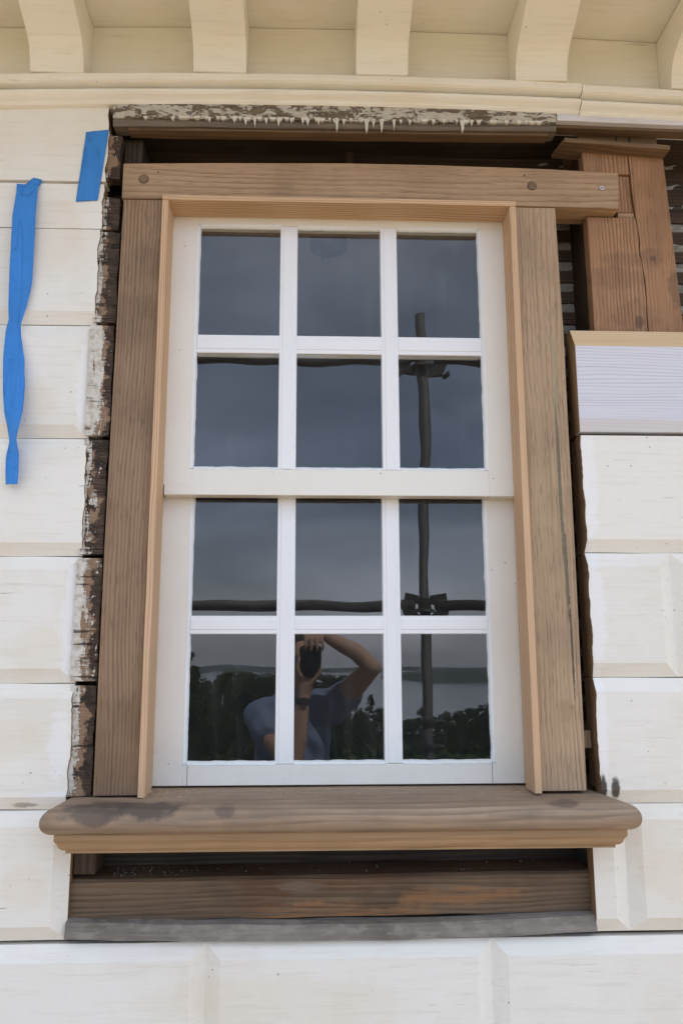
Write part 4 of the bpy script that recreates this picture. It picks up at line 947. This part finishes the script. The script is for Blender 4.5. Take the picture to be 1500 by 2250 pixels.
# left hand under the lens: palm up, thumb on the right, fingers round the left
merge(body, chain([(-.030, -1.750, -.170), (-.025, -1.745, -.125), (-.022, -1.742, -.085)], [(.027, .021), (.036, .020), (.036, .016)]))
merge(body, chain([(-.012, -1.74, -.115), (.012, -1.732, -.090), (.034, -1.726, -.062), (.046, -1.724, -.036)], [.015, .0125, .0105, .0085]))
for (y, l) in ((-1.716, .9), (-1.736, 1.05), (-1.757, 1.1), (-1.776, .95)):
    merge(body, chain([(-.026, -1.745, -.088), (-.048, y, -.064), (-.062, y, -.036), (-.060, y, -.036 + .026 * l), (-.054, y, -.036 + .046 * l)], [.012, .0105, .0095, .0085, .0072]))
# head with face
hd = NB(); bmesh.ops.create_uvsphere(hd, u_segments=40, v_segments=28, radius=1)
HC = V((-.045, -1.958, .002))
for v in hd.verts:
    n = v.co.copy(); x, y, z = n.x * .074, n.y * .094, n.z * .118
    if n.z < -.1: x *= 1 + .32 * (n.z + .1); y *= 1 + .10 * (n.z + .1)                # jaw
    if n.y > .3:                                                                   # face looks along +y
        y += .020 * math.exp(-((n.x / .16) ** 2 + ((n.z + .18) / .17) ** 2))         # nose
        y -= .010 * (math.exp(-(((n.x - .36) / .17) ** 2 + ((n.z - .02) / .12) ** 2)) + math.exp(-(((n.x + .36) / .17) ** 2 + ((n.z - .02) / .12) ** 2)))   # eye sockets
        y += .007 * math.exp(-((n.x / .28) ** 2 + ((n.z + .50) / .07) ** 2)) - .004 * math.exp(-((n.x / .25) ** 2 + ((n.z + .545) / .02) ** 2))
        y += .008 * math.exp(-((n.x / .25) ** 2 + ((n.z + .83) / .12) ** 2))
    v.co = V((x, y, z)) + HC
merge(body, hd)
for s in (-1, 1):
    er = NB(); bmesh.ops.create_uvsphere(er, u_segments=12, v_segments=8, radius=1)
    for v in er.verts: v.co = V((v.co.x * .010, v.co.y * .019, v.co.z * .032)) + HC + V((s * .076, -.005, -.008))
    merge(body, er)
body = remesh(body, .005, 4)
obj('body', body, M_SKIN, person, True)
for s in (-1, 1):
    bm = NB(); bmesh.ops.create_uvsphere(bm, u_segments=14, v_segments=10, radius=.0115, matrix=Matrix.Translation(HC + V((s * .028, .079, .002)))); obj('eye', bm, plain('eye', (.6, .58, .55), .2), person, True)
hr = NB(); bmesh.ops.create_uvsphere(hr, u_segments=40, v_segments=30, radius=1)
for v in hr.verts:
    n = v.co.copy(); k = 1 + .05 * mnoise.noise(n * 5)
    fr = max(0, n.y - .25) if n.z < .35 else max(0, (n.y - .62) * .6)
    v.co = V((n.x * .086 * k, (n.y - fr * 1.1) * .108 * k - .008, n.z * .128 * k + .008)) + HC
    if n.z < -.2 and n.y < .1: v.co.z -= .07 * (-.2 - n.z) * 1.4
obj('hair', hr, M_HAIR, person, True)
# shirt with short sleeves
SJ = {'a': (V((-.09, -2.02, -.84)), (.188, .138)), 'b': (V((-.09, -2.02, -.66)), (.186, .136)), 'c': (V((-.09, -2.02, -.50)), (.184, .132)), 'd': (V((-.085, -2.02, -.36)), (.182, .130)), 'e': (V((-.075, -2.01, -.245)), (.135, .100)), 'n': (V((-.058, -1.99, -.175)), .066),
      'sR': (V((.105, -1.985, -.215)), .080), 'tR': (V((.165, -1.908, -.155)), .071), 'sL': (V((-.236, -1.985, -.255)), .078), 'tL': (V((-.200, -1.895, -.320)), .069)}
sh = skin(SJ, [('a', 'b'), ('b', 'c'), ('c', 'd'), ('d', 'e'), ('e', 'n'), ('e', 'sR'), ('sR', 'tR'), ('e', 'sL'), ('sL', 'tL')], 2)
sh = remesh(sh, .007, 9)
for v in sh.verts:
    v.co += v.normal * (.010 * mnoise.noise(V((v.co.x * 16 + v.co.z * 5, v.co.y * 12, v.co.z * 4))) + .006 * math.sin(v.co.x * 70 + 3 * mnoise.noise(v.co * 6)) * (1 if v.co.z < -.3 else .4) + .007 * (.5 - abs(mnoise.noise(V((v.co.x * 9 + v.co.z * 11, v.co.y * 6, v.co.z * 7 - v.co.x * 6))))) )
obj('shirt', sh, M_SHIRT, person, True)
TJ = {'p': (V((-.09, -2.02, -.79)), (.178, .128)), 'hR': (V((.0, -2.02, -.90)), .105), 'kR': (V((.02, -1.99, -1.20)), .080), 'aR': (V((.03, -2.03, -1.54)), .066), 'hL': (V((-.18, -2.02, -.90)), .105), 'kL': (V((-.20, -1.99, -1.20)), .080), 'aL': (V((-.21, -2.03, -1.54)), .066)}
tr = skin(TJ, [('p', 'hR'), ('hR', 'kR'), ('kR', 'aR'), ('p', 'hL'), ('hL', 'kL'), ('kL', 'aL')], 2); obj('trousers', remesh(tr, .010, 8), M_TROUS, person, True)
for x in (.03, -.21):
    s = chain([(x, -2.06, -1.585), (x, -1.98, -1.592), (x, -1.87, -1.602)], [(.040, .044), (.043, .038), (.036, .027)]); s = remesh(s, .006, 5); obj('shoe', s, M_SHOE, person, True)
bm = NB(); q = (V(J['wrL'][0]) - V(J['faL'][0])).normalized(); c = V(J['wrL'][0]) - q * .012
tube(bm, c - q * .012, c + q * .012, .0315, 20); obj('watch_strap', bm, M_RUB, person, True)
bm = NB(); tube(bm, c + V((.006, .026, 0)), c + V((.008, .037, 0)), .016, 20); obj('watch_case', bm, M_CAM, person)

cm = thing('camera', 'black camera held upright in front of the face of the person', 'camera', (0, -1.705, 0), rot=(R(10.4), 0, R(-2.17)))
ORG[cm.name] = V((0, 0, 0))    # parts below are given in the camera's own frame: +y is where the lens looks
bm = NB(); box(bm, -.050, .050, -.100, -.060, -.074, .072, .006, 2); obj('camera_body', bm, M_CAM, cm, local=True)
bm = NB(); box(bm, -.045, .045, -.066, -.046, .040, .074, .010, 3); obj('grip', bm, M_RUB, cm, local=True)
bm = NB(); box(bm, -.076, -.048, -.112, -.058, -.034, .034, .008, 2); obj('viewfinder_hump', bm, M_CAM, cm, local=True)
bm = NB(); tube(bm, (0, -.062, 0), (0, -.040, 0), .036, 28); tube(bm, (0, -.040, 0), (0, -.020, 0), .0395, 28); lens = obj('lens_barrel', bm, M_CAM, cm, local=True)
bm = NB(); tube(bm, (0, -.0200, 0), (0, -.003, 0), .041, 28, .043, caps=False); tube(bm, (0, -.003, 0), (0, -.0200, 0), .0405, 28, .037, caps=False); obj('lens_rim', bm, M_RUB, lens, local=True)
bm = NB(); tube(bm, (0, -.0195, 0), (0, -.014, 0), .0365, 28, .030); M = Mat('lens_glass'); obj('front_element', bm, M.done((.008, .010, .016), .06, None, .8), lens, True, local=True)
bm = NB(); tube(bm, (.052, -.085, -.055), (.0555, -.085, -.055), .008, 14); obj('release_button', bm, M_RUB, cm, local=True)

# ================================================================ TREES on the slope below the lawn
def leaf_mat(name, a, b):
    M = Mat(name); n = M.noise(M.pos, 1.1, 4, .6); n2 = M.rand()
    col = M.mix(n, a, b); p = M.n('ShaderNodeBsdfPrincipled'); M.put(p.inputs['Base Color'], col); p.inputs['Roughness'].default_value = .65; p.inputs['Specular IOR Level'].default_value = .2
    tr = M.n('ShaderNodeBsdfTranslucent', Color=col); mxs = M.n('ShaderNodeMixShader'); mxs.inputs[0].default_value = .3
    M.t.links.new(p.outputs[0], mxs.inputs[1]); M.t.links.new(tr.outputs[0], mxs.inputs[2]); M.t.links.new(mxs.outputs[0], M.out.inputs[0]); return M.m
LEAF = [leaf_mat('dark_leaves', (.026, .050, .018), (.075, .110, .036)), leaf_mat('olive_leaves', (.045, .060, .020), (.11, .125, .042)), leaf_mat('mid_leaves', (.032, .062, .020), (.085, .13, .04))]
M_BARK = plain('bark', (.075, .058, .042), .9, .4, 12)
def crown_mesh(h, w, kind, seed, n=4200):
    r = random.Random(seed); bm = NB(); lumps = []
    for k in range(64):
        t = r.random(); z = h * (.10 + .86 * t); rad = w * ((1 - t) ** .7 if kind == 0 else math.sin(math.pi * (.18 + .74 * t))) * (.45 + .55 * r.random())
        a = r.random() * 6.28; lumps.append((V((math.cos(a) * rad, math.sin(a) * rad, z)), w * (.15 + .17 * r.random()) * (1 - .45 * t if kind == 0 else 1)))
    lumps.append((V((0, 0, h * .93)), w * .25))
    for k in range(n):
        c, rr = lumps[r.randrange(len(lumps))]
        d = V((r.gauss(0, 1), r.gauss(0, 1), r.gauss(0, 1))).normalized() * rr * (r.random() ** .4)
        p = c + V((d.x, d.y, d.z * .75)); s = .09 + .14 * r.random()
        u = V((r.gauss(0, 1), r.gauss(0, 1), r.gauss(0, .6))).normalized(); w_ = u.cross(V((r.gauss(0, 1), r.gauss(0, 1), r.gauss(0, 1)))).normalized()
        bm.faces.new([bm.verts.new(p + u * s), bm.verts.new(p + w_ * s * .6), bm.verts.new(p - u * s), bm.verts.new(p - w_ * s * .6)])
    return bm
def trunk_mesh(h, w, seed):
    r = random.Random(seed); bm = NB(); tube(bm, (0, 0, -.6), (.1, 0, h * .5), .18 * h / 8, 9, .11 * h / 8); tube(bm, (.1, 0, h * .5), (0, .1, h * .88), .11 * h / 8, 8, .03)
    for k in range(7):
        z = h * (.28 + .07 * k); a = r.random() * 6.28; tube(bm, (.05, 0, z), (math.cos(a) * w * .7, math.sin(a) * w * .7, z + h * .16), .06 * h / 8, 6, .015)
    return bm
variants = []
for i, (h, w, kind, lf, lab) in enumerate(((9, 2.6, 1, 0, 'round dark'), (8, 2.2, 1, 1, 'loose olive'), (10, 2.0, 0, 2, 'tall pointed'), (7, 2.8, 1, 2, 'broad low'))):
    cb = crown_mesh(h, w, kind, 20 + i); me_c = bpy.data.meshes.new('crown'); cb.to_mesh(me_c); cb.free(); me_c.materials.append(LEAF[lf])
    tb = trunk_mesh(h, w, 50 + i); me_t = bpy.data.meshes.new('trunk'); tb.to_mesh(me_t); tb.free(); me_t.materials.append(M_BARK)
    variants.append((h, me_c, me_t, lab))
# (image column and crown top in the panes, distance, variant)
spots = [(412, 1425, 58, 0), (436, 1458, 60, 2), (462, 1486, 64, 0), (492, 1476, 78, 1), (516, 1473, 82, 3), (540, 1471, 84, 0), (566, 1474, 84, 0), (592, 1470, 86, 1), (618, 1474, 88, 3), (650, 1486, 84, 0), (684, 1484, 92, 1), (712, 1476, 95, 0), (740, 1480, 90, 3), (764, 1500, 88, 0), (812, 1516, 88, 2), (790, 1550, 70, 1), (838, 1552, 92, 3), (866, 1572, 96, 0), (890, 1570, 100, 1), (916, 1574, 100, 3), (944, 1568, 98, 0), (972, 1560, 98, 1), (1000, 1563, 94, 3), (1028, 1556, 94, 3), (1052, 1548, 90, 0), (1080, 1538, 92, 1),
         (430, 1530, 52, 3), (478, 1548, 54, 0), (515, 1560, 56, 3), (560, 1560, 58, 1), (700, 1560, 60, 3), (750, 1572, 60, 0), (800, 1590, 60, 3), (842, 1600, 62, 1), (885, 1612, 62, 3), (925, 1606, 64, 0), (968, 1612, 64, 3), (1005, 1606, 66, 1), (1044, 1600, 64, 3), (1076, 1596, 62, 0)]
ordn = ['first', 'second', 'third', 'fourth', 'fifth', 'sixth', 'seventh', 'eighth', 'ninth', 'tenth', 'eleventh', 'twelfth', 'thirteenth']
spots = [(a, b, c - 13 if c < 68 and a > 550 else c, d) for a, b, c, d in spots]
spots.sort(key=lambda q: q[0]); cnt = {}
for i, (px, py, dist, vi) in enumerate(spots):
    h0, me_c, me_t, lab = variants[vi]
    x = (px - 683) / F * dist; ztop = -(py - 1450) / F * dist; y = -(dist - 1.9); zg = terrain_z(x, y)
    s = max(.35, (ztop - zg) / h0)
    pane = 'left' if px < 632 else 'middle' if px < 866 else 'right'; row_ = 'near' if dist < 70 else 'far'; cnt[pane, row_] = cnt.get((pane, row_), 0) + 1
    t = thing('tree', '%s tree, %s from left in the %s row, bottom %s pane' % (lab, ordn[cnt[pane, row_] - 1], row_, pane), 'tree', (x, y, zg - .1), 'trees on the slope above the lake')
    t.scale = (s * (.9 + .25 * rnd.random()), s * (.9 + .25 * rnd.random()), s); t.rotation_euler = (0, 0, rnd.random() * 6.28)
    for nm, me in (('crown', me_c), ('trunk', me_t)):
        o = bpy.data.objects.new(nm, me); COL.objects.link(o); o.parent = t

# the same belt of trees goes on to both sides, as one wood
wb = NB(); wr = random.Random(5)
for sx in (-1, 1):
    for k in range(15):
        dist = wr.choice((52, 66, 84)) + 8 * wr.random(); x = sx * dist * (.30 + .055 * k + .02 * wr.random()) + .02 * dist; y = -dist
        h0, me_c, me_t, lab = variants[k % 4]; zg = terrain_z(x, y); f_ = (.75 + .4 * wr.random()) * (1.0 if dist < 75 else 1.2)
        n0 = len(wb.verts); wb.from_mesh(me_c); wb.verts.ensure_lookup_table(); vv = wb.verts[n0:]
        bmesh.ops.transform(wb, matrix=Matrix.Translation((x, y, zg - .3)) @ Matrix.Rotation(wr.random() * 6.28, 4, 'Z') @ Matrix.Scale(f_, 4), verts=vv)
obj('woodland', wb, LEAF[2], None, kind='stuff', recalc=False)

# ================================================================ AIR: thin haze over lake and slope
M = bpy.data.materials.new('air_haze'); M.use_nodes = True; t_ = M.node_tree; t_.nodes.clear()
o_ = t_.nodes.new('ShaderNodeOutputMaterial'); pv = t_.nodes.new('ShaderNodeVolumePrincipled')
pv.inputs['Color'].default_value = (.86, .91, 1, 1); pv.inputs['Density'].default_value = .00016; pv.inputs['Anisotropy'].default_value = .2
t_.links.new(pv.outputs[0], o_.inputs['Volume'])
bm = NB(); box(bm, -3100, 3100, -4300, 410, -54, 34); obj('haze', bm, M, None, kind='stuff')
